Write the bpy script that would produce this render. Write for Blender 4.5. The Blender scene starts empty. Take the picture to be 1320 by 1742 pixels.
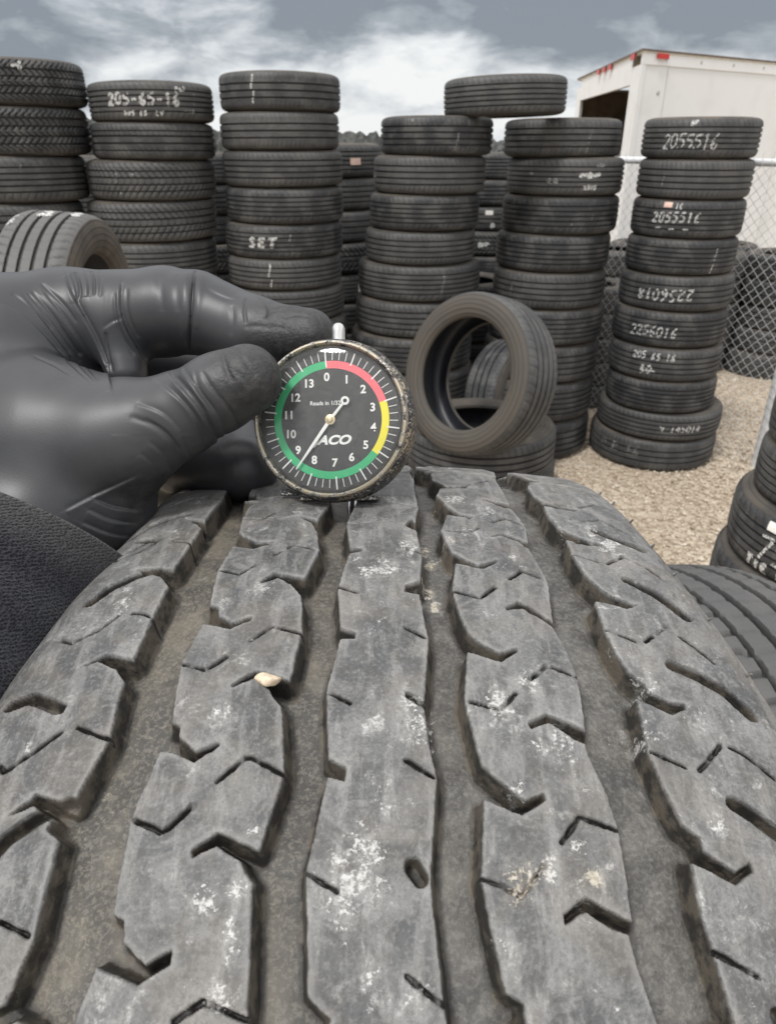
import bpy, bmesh, math, random
import numpy as np
from mathutils import Vector, Matrix

# ------------------------------------------------------------ camera, sky, sun, exposure
SC = bpy.context.scene
COL = SC.collection
PITCH = math.radians(27.5)
CAMH = 1.85
cam_d = bpy.data.cameras.new('camera')
cam = bpy.data.objects.new('camera', cam_d)
COL.objects.link(cam)
cam.location = (0, 0, CAMH)
cam.rotation_euler = (math.radians(90) - PITCH, 0, 0)
cam_d.sensor_fit = 'VERTICAL'
cam_d.sensor_height = 24.0
cam_d.lens = 24.0 * 1200 / 1742
cam_d.clip_start = 0.01
cam_d.clip_end = 3000
cam_d.dof.use_dof = True
cam_d.dof.focus_distance = 0.235
cam_d.dof.aperture_fstop = 22
SC.camera = cam
SC.view_settings.view_transform = 'Standard'
SC.view_settings.look = 'None'
SC.view_settings.gamma = 1
SC.view_settings.exposure = 0.66
SUN_EL, SUN_AZ = math.radians(58), math.radians(-140)      # high, veiled by cloud, behind-left of the camera

world = bpy.data.worlds.new('World')
SC.world = world
world.use_nodes = True
nt = world.node_tree
for n in list(nt.nodes):
    nt.nodes.remove(n)
def wn(t, **k):
    n = nt.nodes.new(t)
    for a, b in k.items():
        setattr(n, a, b)
    return n
wout = wn('ShaderNodeOutputWorld')
bg = wn('ShaderNodeBackground')
bg.inputs['Strength'].default_value = 0.10
sky = wn('ShaderNodeTexSky', sky_type='NISHITA')
sky.sun_disc = False
sky.sun_elevation = SUN_EL
sky.sun_rotation = SUN_AZ
sky.air_density = 1.2
sky.dust_density = 2.5
tc = wn('ShaderNodeTexCoord')
mp = wn('ShaderNodeMapping')
mp.inputs['Scale'].default_value = (1.0, 1.0, 2.4)
mp.inputs['Location'].default_value = (0.9, 0.35, 0.15)
no1 = wn('ShaderNodeTexNoise')
no1.inputs['Scale'].default_value = 3.2
no1.inputs['Detail'].default_value = 7
no1.inputs['Roughness'].default_value = 0.5
no1.inputs['Distortion'].default_value = 0.15
mp2 = wn('ShaderNodeMapping')
mp2.inputs['Scale'].default_value = (1.4, 1.4, 3.6)
mp2.inputs['Rotation'].default_value = (0, math.radians(-14), 0)
mp2.inputs['Location'].default_value = (2.1, 0.4, 0.5)
no2 = wn('ShaderNodeTexNoise')
no2.inputs['Scale'].default_value = 7.0
no2.inputs['Detail'].default_value = 12
no2.inputs['Roughness'].default_value = 0.56
no2.inputs['Distortion'].default_value = 0.25
sep = wn('ShaderNodeSeparateXYZ')
L = nt.links
L.new(tc.outputs['Generated'], mp.inputs['Vector'])
L.new(tc.outputs['Generated'], mp2.inputs['Vector'])
L.new(mp.outputs['Vector'], no1.inputs['Vector'])
L.new(mp2.outputs['Vector'], no2.inputs['Vector'])
L.new(tc.outputs['Generated'], sep.inputs['Vector'])
# darkness of the cloud base: grows with elevation, broken by two noises
elev = wn('ShaderNodeMapRange')
elev.inputs['From Min'].default_value = 0.02
elev.inputs['From Max'].default_value = 0.15
elev.inputs['To Min'].default_value = -0.30
elev.inputs['To Max'].default_value = 0.50
L.new(sep.outputs['Z'], elev.inputs['Value'])
def wmath(op, a, b):
    m = wn('ShaderNodeMath', operation=op)
    for i, v in enumerate((a, b)):
        if isinstance(v, (int, float)):
            m.inputs[i].default_value = v
        else:
            L.new(v, m.inputs[i])
    return m.outputs[0]
n1 = wmath('MULTIPLY', wmath('SUBTRACT', no1.outputs['Fac'], 0.5), 3.4)
n2 = wmath('MULTIPLY', wmath('SUBTRACT', no2.outputs['Fac'], 0.5), 2.3)
dk = wmath('ADD', wmath('ADD', elev.outputs[0], 0.47), wmath('ADD', n1, n2))
cr = wn('ShaderNodeValToRGB')
els = cr.color_ramp.elements
els[0].position, els[0].color = 0.05, (5.9, 6.0, 6.0, 1)
els[1].position, els[1].color = 1.0, (1.65, 1.86, 2.14, 1)
e = els.new(0.35); e.color = (4.6, 4.8, 5.0, 1)
e = els.new(0.68); e.color = (2.65, 2.88, 3.15, 1)
L.new(dk, cr.inputs['Fac'])
mixs = wn('ShaderNodeMix', data_type='RGBA')
mixs.inputs['Factor'].default_value = 0.95
L.new(sky.outputs[0], mixs.inputs['A'])
L.new(cr.outputs['Color'], mixs.inputs['B'])
# clouds thin overhead-behind so that the ground is lit evenly: one even brightness above 25 degrees
up = wn('ShaderNodeMapRange')
up.inputs['From Min'].default_value = 0.22
up.inputs['From Max'].default_value = 0.5
L.new(sep.outputs['Z'], up.inputs['Value'])
mixu = wn('ShaderNodeMix', data_type='RGBA')
L.new(up.outputs[0], mixu.inputs['Factor'])
L.new(mixs.outputs['Result'], mixu.inputs['A'])
mixu.inputs['B'].default_value = (8.9, 8.9, 8.95, 1)
L.new(mixu.outputs['Result'], bg.inputs['Color'])
L.new(bg.outputs[0], wout.inputs[0])

sun_d = bpy.data.lights.new('sun', 'SUN')
sun_d.energy = 1.5
sun_d.angle = math.radians(10)
sun_d.color = (1.0, 0.98, 0.95)
sun = bpy.data.objects.new('sun', sun_d)
COL.objects.link(sun)
sdir = Vector((math.cos(SUN_EL) * math.sin(SUN_AZ), math.cos(SUN_EL) * math.cos(SUN_AZ), math.sin(SUN_EL)))
sun.rotation_euler = sdir.to_track_quat('Z', 'Y').to_euler()
sun.location = (0, -3, 8)

# ------------------------------------------------------------ helpers
cP, sP = math.cos(PITCH), math.sin(PITCH)
def c2w(p):
    """camera frame (right, down, forward) in metres -> world"""
    p = np.asarray(p, float)
    x, y, z = p[..., 0], p[..., 1], p[..., 2]
    return np.stack([x, z * cP - y * sP, CAMH - y * cP - z * sP], -1)
def c2wv(p):
    x, y, z = p
    return Vector((x, z * cP - y * sP, -y * cP - z * sP))
def at(px, py, z):
    """the point z metres deep on the ray through a photo pixel, camera frame"""
    return np.array([(px - 660) / 1200 * z, (py - 871) / 1200 * z, z])
def tag(o, label=None, cat=None, group=None, kind=None):
    if label: o['label'] = label
    if cat: o['category'] = cat
    if group: o['group'] = group
    if kind: o['kind'] = kind
    return o
def empty(name, loc=(0, 0, 0)):
    o = bpy.data.objects.new(name, None)
    o.empty_display_size = 0.05
    COL.objects.link(o)
    o.location = loc
    return o
def link_mesh(name, me, mat=None, parent=None):
    o = bpy.data.objects.new(name, me)
    COL.objects.link(o)
    if mat is not None:
        me.materials.append(mat)
    if parent is not None:
        o.parent = parent
    return o
def np_mesh(name, V, F, smooth=True, attrs=None):
    """mesh from arrays: F is (n,3) or (n,4)"""
    V = np.asarray(V, np.float32); F = np.asarray(F, np.int32)
    me = bpy.data.meshes.new(name)
    me.vertices.add(len(V)); me.vertices.foreach_set('co', V.ravel())
    n, k = F.shape
    me.loops.add(n * k); me.loops.foreach_set('vertex_index', F.ravel())
    me.polygons.add(n)
    me.polygons.foreach_set('loop_start', np.arange(0, n * k, k, dtype=np.int32))
    try:
        me.polygons.foreach_set('loop_total', np.full(n, k, np.int32))
    except Exception:
        pass
    me.update(calc_edges=True)
    me.polygons.foreach_set('use_smooth', np.full(n, smooth))
    for an, av in (attrs or {}).items():
        a = me.attributes.new(an, 'FLOAT', 'POINT')
        a.data.foreach_set('value', np.asarray(av, np.float32).ravel())
    me.validate(clean_customdata=False)
    return me
class MB:
    """collects boxes, tubes and lathes, then links them as ONE mesh object"""
    def __init__(s):
        s.v = []; s.f = []
    def add(s, vs, fs):
        b = len(s.v)
        s.v += [tuple(v) for v in vs]
        s.f += [tuple(b + i for i in f) for f in fs]
    def box(s, lo, hi, M=None):
        x0, y0, z0 = lo; x1, y1, z1 = hi
        vs = [Vector(q) for q in ((x0,y0,z0),(x1,y0,z0),(x1,y1,z0),(x0,y1,z0),(x0,y0,z1),(x1,y0,z1),(x1,y1,z1),(x0,y1,z1))]
        if M: vs = [M @ v for v in vs]
        s.add(vs, [(0,3,2,1),(4,5,6,7),(0,1,5,4),(1,2,6,5),(2,3,7,6),(3,0,4,7)])
    def prism(s, poly, z0, z1):
        n = len(poly)
        s.add([(x, y, z0) for x, y in poly] + [(x, y, z1) for x, y in poly],
              [tuple(range(n))[::-1], tuple(range(n, 2 * n))] + [(i, (i + 1) % n, n + (i + 1) % n, n + i) for i in range(n)])
    def tube(s, pts, r, n=8, caps=True):
        pts = [Vector(p) for p in pts]
        rs = r if hasattr(r, '__len__') else [r] * len(pts)
        up = Vector((0, 0, 1)); ring = []
        for i, p in enumerate(pts):
            t = (pts[min(i + 1, len(pts) - 1)] - pts[max(i - 1, 0)]).normalized()
            u = t.cross(up if abs(t.dot(up)) < .95 else Vector((1, 0, 0))).normalized()
            w = t.cross(u)
            ring.append([p + rs[i] * (math.cos(2*math.pi*k/n) * u + math.sin(2*math.pi*k/n) * w) for k in range(n)])
        vs = [v for r_ in ring for v in r_]; fs = []
        for i in range(len(pts) - 1):
            for k in range(n):
                k2 = (k + 1) % n
                fs.append((i*n + k, i*n + k2, (i+1)*n + k2, (i+1)*n + k))
        if caps:
            fs.append(tuple(range(n))[::-1]); fs.append(tuple((len(pts)-1)*n + k for k in range(n)))
        s.add(vs, fs)
    def lathe(s, prof, n=48, M=None):
        """prof: (r, z) list around the z axis; r == 0 closes to a point"""
        vs = []; idx = []
        for r, z in prof:
            if r == 0:
                idx.append([len(vs)] * n); vs.append(Vector((0, 0, z)))
            else:
                idx.append(list(range(len(vs), len(vs) + n)))
                vs += [Vector((r*math.cos(2*math.pi*k/n), r*math.sin(2*math.pi*k/n), z)) for k in range(n)]
        if M: vs = [M @ v for v in vs]
        fs = []
        for a, b in zip(idx[:-1], idx[1:]):
            for k in range(n):
                k2 = (k + 1) % n
                q = [a[k], a[k2], b[k2], b[k]]
                q2 = []
                for i in q:
                    if i not in q2: q2.append(i)
                if len(q2) > 2: fs.append(tuple(q2))
        s.add(vs, fs)
    def build(s, name, mat, parent=None, smooth=False, M=None):
        me = bpy.data.meshes.new(name)
        me.from_pydata([tuple(v) for v in s.v], [], s.f)
        if M is not None: me.transform(M)
        me.validate(); me.update()
        if smooth:
            me.polygons.foreach_set('use_smooth', np.full(len(me.polygons), True))
            try: me.set_sharp_from_angle(angle=math.radians(35))
            except Exception: pass
        return link_mesh(name, me, mat, parent)

# ------------------------------------------------------------ materials
class NT:
    def __init__(s, name):
        s.m = bpy.data.materials.new(name); s.m.use_nodes = True
        s.t = s.m.node_tree
        s.b = s.t.nodes['Principled BSDF']
        s.out = s.t.nodes['Material Output']
        s.co = s.t.nodes.new('ShaderNodeTexCoord').outputs['Object']
    def n(s, t, **k):
        x = s.t.nodes.new(t)
        for a, b in k.items(): setattr(x, a, b)
        return x
    def l(s, a, b): s.t.links.new(a, b)
    def val(s, sock, v):
        if isinstance(v, (int, float, tuple, list)): sock.default_value = v
        else: s.l(v, sock)
    def noise(s, scale, detail=4, rough=.55, vec=None, dist=0, out='Fac'):
        x = s.n('ShaderNodeTexNoise')
        x.inputs['Scale'].default_value = scale; x.inputs['Detail'].default_value = detail
        x.inputs['Roughness'].default_value = rough; x.inputs['Distortion'].default_value = dist
        s.l(vec or s.co, x.inputs['Vector'])
        return x.outputs[out]
    def voro(s, scale, out='Distance', feature='F1', vec=None):
        x = s.n('ShaderNodeTexVoronoi', feature=feature)
        x.inputs['Scale'].default_value = scale
        s.l(vec or s.co, x.inputs['Vector'])
        return x.outputs[out]
    def ramp(s, fac, stops):
        x = s.n('ShaderNodeValToRGB')
        e = x.color_ramp.elements
        while len(e) < len(stops): e.new(0.5)
        for q, (p, c) in zip(e, stops):
            q.position = p; q.color = tuple(c) + (1,) if len(c) == 3 else c
        s.l(fac, x.inputs['Fac'])
        return x.outputs['Color']
    def step(s, v, a, b, lo=0, hi=1):
        x = s.n('ShaderNodeMapRange', interpolation_type='SMOOTHSTEP')
        s.val(x.inputs['Value'], v)
        x.inputs['From Min'].default_value = a; x.inputs['From Max'].default_value = b
        x.inputs['To Min'].default_value = lo; x.inputs['To Max'].default_value = hi
        return x.outputs[0]
    def math(s, op, a, b=0.0, c=None):
        x = s.n('ShaderNodeMath', operation=op)
        s.val(x.inputs[0], a); s.val(x.inputs[1], b)
        if c is not None: s.val(x.inputs[2], c)
        return x.outputs[0]
    def mix(s, f, a, b):
        x = s.n('ShaderNodeMix', data_type='RGBA')
        s.val(x.inputs['Factor'], f)
        for nm, v in (('A', a), ('B', b)):
            if isinstance(v, (tuple, list)): v = tuple(v) + ((1,) if len(v) == 3 else ())
            s.val(x.inputs[nm], v)
        return x.outputs['Result']
    def attr(s, name):
        x = s.n('ShaderNodeAttribute'); x.attribute_name = name
        return x.outputs['Fac']
    def scale(s, v):
        x = s.n('ShaderNodeMapping'); x.inputs['Scale'].default_value = v
        s.l(s.co, x.inputs['Vector'])
        return x.outputs['Vector']
    def bump(s, h, dist, strength=1.0, prev=None):
        x = s.n('ShaderNodeBump'); x.inputs['Distance'].default_value = dist
        x.inputs['Strength'].default_value = strength
        s.l(h, x.inputs['Height'])
        if prev is not None: s.l(prev, x.inputs['Normal'])
        return x.outputs['Normal']
    def done(s, color=None, rough=None, normal=None, metal=None, spec=None):
        if color is not None:
            if isinstance(color, (tuple, list)): color = tuple(color) + ((1,) if len(color) == 3 else ())
            s.val(s.b.inputs['Base Color'], color)
        if rough is not None: s.val(s.b.inputs['Roughness'], rough)
        if normal is not None: s.l(normal, s.b.inputs['Normal'])
        if metal is not None: s.val(s.b.inputs['Metallic'], metal)
        if spec is not None: s.val(s.b.inputs['Specular IOR Level'], spec)
        return s.m

def m_plain(name, col, rough=.6, metal=0, var=.12, bscale=90, bd=.0004):
    g = NT(name)
    n_ = g.noise(bscale, 5)
    c = g.mix(g.step(n_, .3, .7), tuple(v * (1 - var) for v in col), tuple(min(1, v * (1 + var)) for v in col))
    return g.done(c, g.math('ADD', rough - .08, g.math('MULTIPLY', n_, .16)), g.bump(n_, bd), metal)

def m_tread():
    g = NT('weathered_tread_rubber')
    oi = g.n('ShaderNodeObjectInfo').outputs['Random']
    big = g.noise(9, 5, .6); fine = g.noise(160, 4, .6)
    base = g.mix(oi, (.024, .025, .028), (.066, .066, .066))
    mud = g.n('ShaderNodeObjectInfo').outputs['Object Index']
    base = g.mix(g.math('MULTIPLY', mud, .42), base, (.115, .112, .108))
    c = g.mix(g.step(big, .44, .62, 0, .7), base, (.100, .098, .094))
    c = g.mix(g.math('MULTIPLY', g.step(fine, .5, .8), .35), c, (.12, .12, .115))
    sp = g.step(g.noise(55, 3, .7), .70, .76)
    c = g.mix(g.math('MULTIPLY', sp, .35), c, (.42, .41, .38))
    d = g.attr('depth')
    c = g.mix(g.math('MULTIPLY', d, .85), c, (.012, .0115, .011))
    return g.done(c, g.math('ADD', .50, g.math('MULTIPLY', big, .2)), g.bump(fine, .0012, .8), None, .5)
def m_side():
    g = NT('dusty_sidewall_rubber')
    oi = g.n('ShaderNodeObjectInfo').outputs['Random']
    big = g.noise(6, 5, .6); fine = g.noise(120, 4)
    c = g.mix(g.step(big, .3, .7), (.052, .048, .043), (.125, .106, .086))
    c = g.mix(g.math('MULTIPLY', oi, .45), c, (.045, .045, .046))
    mud = g.n('ShaderNodeObjectInfo').outputs['Object Index']
    c = g.mix(g.math('MULTIPLY', mud, g.step(big, .1, .55, .55, .95)), c, (.086, .077, .066))
    sx = g.n('ShaderNodeSeparateXYZ'); g.l(g.co, sx.inputs[0])
    rad = g.math('SQRT', g.math('ADD', g.math('MULTIPLY', sx.outputs[0], sx.outputs[0]), g.math('MULTIPLY', sx.outputs[1], sx.outputs[1])))
    ring = g.math('POWER', g.math('ABSOLUTE', g.math('SINE', g.math('MULTIPLY', rad, 175.0))), 12.0)
    c = g.mix(g.math('MULTIPLY', ring, .35), c, (.035, .032, .03))
    return g.done(c, .8, g.bump(fine, .0008, .6, g.bump(ring, .0025, .8)), None, .3)
def m_liner():
    g = NT('black_inner_liner')
    fine = g.noise(60, 4)
    return g.done(g.mix(fine, (.012, .013, .017), (.03, .032, .04)), .45, g.bump(fine, .0006, .5))
def m_chalk(name='white_chalk_paint', thr=.40):
    g = NT(name)
    f = g.noise(170, 4, .7)
    a = g.step(f, thr, thr + .16)
    g.val(g.b.inputs['Alpha'], g.math('MULTIPLY', a, .9))
    return g.done(g.mix(g.noise(40), (.62, .62, .60), (.82, .82, .80)), .9)
MAT = dict(tread=m_tread(), side=m_side(), liner=m_liner(), chalk=m_chalk(), chalk_faint=m_chalk('faint_chalk_paint', .50))

# ------------------------------------------------------------ used car tyres (axis = local z, nominal radius .33, width .20)
TR, TW, NSEG = .33, .20, 420
def tread_r(a):
    a = abs(a)
    if a <= .062: return TR - .002 * (a / .062) ** 2
    q = min(1, (a - .062) / .036)
    return TR - .002 - .030 * (1 - math.sqrt(max(0, 1 - q * q)))
KINDS = {
    'blocky':    dict(g=[(-.056,.0034),(-.022,.0050),(.020,.0050),(.054,.0036)], n=74, sl=4, d=.0038, st='shoulder'),   # grooves: (position, half width); slots: pitches, slant, depth; style
    'four_rib':  dict(g=[(-.047,.0042),(-.016,.0046),(.016,.0046),(.047,.0042)], n=70, sl=9, d=.003, st='shoulder'),
    'low_profile': dict(g=[(-.050,.0045),(-.018,.0058),(.016,.0058),(.048,.0048)], n=60, sl=10, d=.0022, st='shoulder', low=.80),
    'five_rib':  dict(g=[(-.052,.0034),(-.026,.0038),(0,.0038),(.026,.0038),(.052,.0034)], n=60, sl=14, d=.0028, st='shoulder'),
    'three_rib': dict(g=[(-.036,.0044),(0,.0048),(.036,.0044)], n=84, sl=6, d=.0022, st='shoulder'),
    'wide_rib':  dict(g=[(-.050,.0030),(-.012,.0052),(.026,.0052),(.054,.0030)], n=70, sl=18, d=.003, st='slant'),
    'all_season': dict(g=[(-.05,.0036),(-.017,.0040),(.017,.0040),(.05,.0036)], n=60, sl=22, d=.0045, st='all'),
    'zigzag':    dict(g=[(-.052,.0034),(-.02,.0030),(.02,.0030),(.052,.0034)], n=70, sl=20, d=.0055, st='zig'),
}
def tyre_meshes(kind):
    K = KINDS[kind]
    cols = []
    for g, w in K['g']:
        cols += [(g - w - .0007, 0), (g - w + .0007, 1), (g + w - .0007, 1), (g + w + .0007, 0)]
    xs = np.linspace(-.090, .090, 37)
    for x in xs:
        if all(abs(x - g) > w + .0015 for g, w in K['g']): cols.append((x, 0))
    cols.sort()
    A = np.array([c[0] for c in cols]); G = np.array([c[1] for c in cols], float)
    phi = np.arange(NSEG) * 2 * math.pi / NSEG
    base = np.array([tread_r(a) for a in A])
    P, AA = np.meshgrid(phi, A, indexing='ij')
    ph = P * K['n'] / (2 * math.pi)
    if K['st'] == 'zig':
        tri = np.abs(((AA * 34) % 2) - 1)
        ph = ph + tri * 1.1
        sl = ((ph % 1) < .34).astype(float)
    else:
        ph = ph + AA * K['sl'] * np.where(K['st'] == 'slant', 1, np.sign(AA))
        sl = ((ph % 1) < .2).astype(float)
    lim = .051 if K['st'] == 'shoulder' else (.03 if K['st'] == 'slant' else 0)
    sl = sl * (np.abs(AA) > lim) * (np.abs(AA) < .0885)
    if K['st'] == 'shoulder':
        mid = ((ph * 1.0) % 1 < .17) * (np.abs(AA) > .004) * (np.abs(AA) < lim) * .35
        sl = np.maximum(sl, mid)
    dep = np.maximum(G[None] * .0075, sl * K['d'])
    rng = np.random.default_rng(len(kind))
    R = base[None] - dep + rng.normal(0, .00025, P.shape)
    V = np.stack([R * np.cos(P), R * np.sin(P), AA], -1).reshape(-1, 3)
    nc = len(A)
    i = np.arange(NSEG)[:, None]; j = np.arange(nc - 1)[None]
    a0 = i * nc + j; a1 = ((i + 1) % NSEG) * nc + j
    F = np.stack([a0, a1, a1 + 1, a0 + 1], -1).reshape(-1, 4)
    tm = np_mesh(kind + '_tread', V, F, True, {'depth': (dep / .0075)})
    tm.set_sharp_from_angle(angle=math.radians(40))
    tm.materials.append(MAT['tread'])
    half = [(.090, tread_r(.090)), (.0955, .306), (.100, .291), (.1025, .272), (.1022, .268), (.1035, .262), (.1010, .243), (.096, .226), (.0955, .224), (.090, .211),
            (.083, .2045), (.075, .2035), (.071, .209), (.079, .226), (.0895, .25), (.091, .275), (.083, .297), (.062, .310), (.03, .3135), (0, .314)]
    kf = K.get('low', .86)
    half = [(a, tread_r(.090) - (tread_r(.090) - r) * (kf if i_ < 12 else (kf if r < .29 else 1))) for i_, (a, r) in enumerate(half)]
    prof = half + [(-a, r) for a, r in half[-2::-1]]
    n2 = 140
    ph2 = np.arange(n2) * 2 * math.pi / n2
    pa = np.array([q[0] for q in prof]); pr = np.array([q[1] for q in prof])
    V = np.stack([pr[None] * np.cos(ph2)[:, None], pr[None] * np.sin(ph2)[:, None], np.broadcast_to(pa, (n2, len(pa)))], -1).reshape(-1, 3)
    nc = len(pa); i = np.arange(n2)[:, None]; j = np.arange(nc - 1)[None]
    a0 = i * nc + j; a1 = ((i + 1) % n2) * nc + j
    F = np.stack([a0, a0 + 1, a1 + 1, a1], -1)
    cm = np_mesh(kind + '_casing', V, F.reshape(-1, 4), True)
    cm.materials.append(MAT['side']); cm.materials.append(MAT['liner'])
    mi = np.zeros((n2, nc - 1), np.int32); mi[:, 12:nc - 13] = 1
    cm.polygons.foreach_set('material_index', mi.ravel())
    # outward orientation
    for me in (tm, cm):
        bm = bmesh.new(); bm.from_mesh(me); bmesh.ops.recalc_face_normals(bm, faces=bm.faces[:]); bm.to_mesh(me); bm.free()
    bm = bmesh.new(); bm.from_mesh(tm)      # an open band: make sure it faces away from the axis
    bm.faces.ensure_lookup_table(); f = bm.faces[0]; c_ = f.calc_center_median(); flip = f.normal.dot(Vector((c_.x, c_.y, 0))) < 0
    if flip: bmesh.ops.reverse_faces(bm, faces=bm.faces[:])
    bm.to_mesh(tm); bm.free()
    tm.polygons.foreach_set('use_smooth', np.full(len(tm.polygons), True))
    tm.set_sharp_from_angle(angle=math.radians(40))
    return cm, tm
TYRE = {k: tyre_meshes(k) for k in KINDS}

# hand-lettered strokes on a unit-high box
GL = {
'0': [[(.3,0),(.08,.25),(.08,.75),(.3,1),(.52,.75),(.52,.25),(.3,0)]], '1': [[(.15,.8),(.3,1),(.28,0)]],
'2': [[(.06,.78),(.25,1),(.5,.82),(.42,.5),(.05,.02),(.3,.08),(.58,0)]], '3': [[(.08,.9),(.35,1),(.5,.78),(.22,.53),(.52,.3),(.3,0),(.05,.1)]],
'4': [[(.4,0),(.42,1),(.05,.35),(.58,.37)]], '5': [[(.52,.98),(.15,.95),(.1,.58),(.38,.6),(.54,.32),(.33,.02),(.06,.08)]],
'6': [[(.45,1),(.16,.65),(.08,.25),(.3,0),(.52,.22),(.36,.48),(.12,.3)]], '7': [[(.06,.97),(.54,1),(.22,0)]],
'8': [[(.3,.52),(.1,.75),(.3,1),(.5,.78),(.3,.52),(.06,.25),(.3,0),(.54,.25),(.3,.52)]], '9': [[(.5,.75),(.28,1),(.08,.75),(.26,.5),(.5,.72),(.42,0)]],
'-': [[(.08,.5),(.5,.52)]], '_': [[(0,.1),(.6,.12)]], '.': [[(.25,.02),(.32,.06)]],
'S': [[(.52,.85),(.3,1),(.08,.78),(.3,.55),(.52,.28),(.28,0),(.04,.14)]], 'E': [[(.54,.98),(.1,1),(.08,0),(.55,.02)],[(.1,.52),(.45,.53)]],
'T': [[(-.05,.97),(.68,1)],[(.32,1),(.28,0)]], 'P': [[(.1,0),(.1,1),(.42,.95),(.48,.68),(.12,.5)]], 'A': [[(.02,0),(.3,1),(.56,0)],[(.14,.38),(.46,.38)]],
'Z': [[(.06,.98),(.52,.97),(.06,.03),(.56,.02)]], 'N': [[(.06,0),(.08,1),(.48,0),(.52,1)]], 'R': [[(.08,0),(.1,1),(.46,.9),(.44,.6),(.1,.5),(.55,0)]],
'I': [[(.3,1),(.28,0)]], 'B': [[(.08,0),(.1,1),(.45,.88),(.4,.58),(.1,.52),(.52,.3),(.42,.02),(.08,0)]], 'O': [[(.3,0),(.06,.4),(.15,.9),(.35,1),(.55,.6),(.48,.15),(.3,0)]],
'H': [[(.08,0),(.1,1)],[(.5,0),(.5,1)],[(.1,.5),(.5,.52)]], 'K': [[(.1,0),(.1,1)],[(.5,1),(.12,.48),(.54,0)]], 'L': [[(.1,1),(.08,.02),(.5,0)]], 'V': [[(.04,1),(.28,0),(.54,1)]],
'|': [[(.3,1.0),(.32,.6),(.27,.3),(.3,0)]], '~': [[(0,.3),(.2,.7),(.35,.35),(.55,.75),(.7,.4)]], '*': [[(0,.5),(.5,.6),(.1,.2),(.6,.35),(.2,.8),(.55,.1)]],
'C': [[(.52,.85),(.3,1),(.06,.6),(.12,.15),(.35,0),(.55,.14)]], ' ': [], ',': [[(.2,.1),(.15,-.1)]],
}
def chalk(parent, kind, text, phi0, zc, h, w=.008, rot=False, mat='chalk', slant=.12, adv=.78, sx=1.0, jitter=.05, name='chalk_marking', seed=0):
    """lettering on the tread of a tyre, text centred on angle phi0 and axial position zc (nominal metres)"""
    rnd = random.Random(len(text) * 7 + seed)
    grooves = KINDS[kind]['g']
    vs, fs = [], []
    tot = len(text) * adv * h * sx
    x = -tot / 2
    for ch in text:
        dy = rnd.uniform(-jitter, jitter) * h; hs = h * rnd.uniform(.9, 1.08)
        for st in GL.get(ch, []):
            pts = [Vector((x + (px + slant * py) * h * sx, zc + dy + (py - .5) * hs)) for px, py in st]
            # soften and resample
            dense = []
            for a, b in zip(pts[:-1], pts[1:]):
                m = max(2, int((b - a).length / .004))
                dense += [a.lerp(b, t / m) for t in range(m)]
            dense.append(pts[-1])
            for _ in range(2):
                dense = [dense[0]] + [(dense[i - 1] + dense[i] * 2 + dense[i + 1]) / 4 for i in range(1, len(dense) - 1)] + [dense[-1]]
            prev = None
            for i, p in enumerate(dense):
                t = (dense[min(i + 1, len(dense) - 1)] - dense[max(i - 1, 0)])
                if t.length < 1e-9: continue
                t.normalize(); nn = Vector((-t.y, t.x)) * w * .70 * rnd.uniform(.8, 1.15)
                cur = []
                for q in (p + nn, p - nn):
                    qx, qz = (-q.x, 2 * zc - q.y) if rot else (q.x, q.y)
                    r = tread_r(qz) + .0011
                    an = phi0 + qx / TR
                    cur.append(len(vs)); vs.append((r * math.cos(an), r * math.sin(an), qz))
                over = any(abs(vs[cur[0]][2] - g) < gw * .55 for g, gw in grooves)
                if prev and not over: fs.append((prev[0], prev[1], cur[1], cur[0]))
                prev = cur
        x += adv * h * sx
    if not fs: return None
    me = bpy.data.meshes.new(name); me.from_pydata(vs, [], fs); me.update()
    return link_mesh(name, me, MAT[mat], parent)
def sticker(parent, phi0, zc, lx, lz, mat='sticker', tilt=0.0):
    vs, fs = [], []
    n, m = 8, 8
    for i in range(n + 1):
        for j in range(m + 1):
            u = (i / n - .5) * lx; v_ = (j / m - .5) * lz + tilt * u
            r = tread_r(zc + v_) + .0016
            vs.append((r * math.cos(phi0 + u / TR), r * math.sin(phi0 + u / TR), zc + v_))
    for i in range(n):
        for j in range(m):
            a = i * (m + 1) + j; fs.append((a, a + m + 1, a + m + 2, a + 1))
    me = bpy.data.meshes.new('sticker'); me.from_pydata(vs, [], fs); me.update()
    return link_mesh('sticker', me, MAT[mat], parent)
MAT['sticker'] = m_plain('white_paper_label', (.78, .76, .72), .7, 0, .1)
MAT['sticker_pink'] = m_plain('pinkish_paper_label', (.72, .50, .42), .7, 0, .1)

RND = random.Random(5)
def tyre(kind, centre, R, W, label, group='used tyres stacked in the yard', axis=(0, 0, 1), spin=None, extra=()):
    cm, tm = TYRE[kind]
    o = link_mesh('tyre', cm)
    ax = Vector(axis).normalized()
    q = Vector((0, 0, 1)).rotation_difference(ax)
    sp = RND.uniform(0, 6.28) if spin is None else spin
    o.matrix_world = Matrix.Translation(Vector(centre)) @ q.to_matrix().to_4x4() @ Matrix.Rotation(sp, 4, 'Z') @ Matrix.Diagonal((R / TR, R / TR, W / TW, 1))
    t = link_mesh('tread', tm, None, o)
    tag(o, label, 'tyre', group)
    for e in extra:
        e(o, kind)
    return o
def T(text, off, zc, h, **k):
    """lettering: off = metres to the right of the point that faces the camera"""
    def f(o, kind):
        loc = o.matrix_world.translation
        ang = math.atan2(-loc.y, -loc.x)
        loc_ang = ang - o['_spin']
        chalk(o, kind, text, loc_ang + off / TR, zc, h, **k)
    return f
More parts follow.
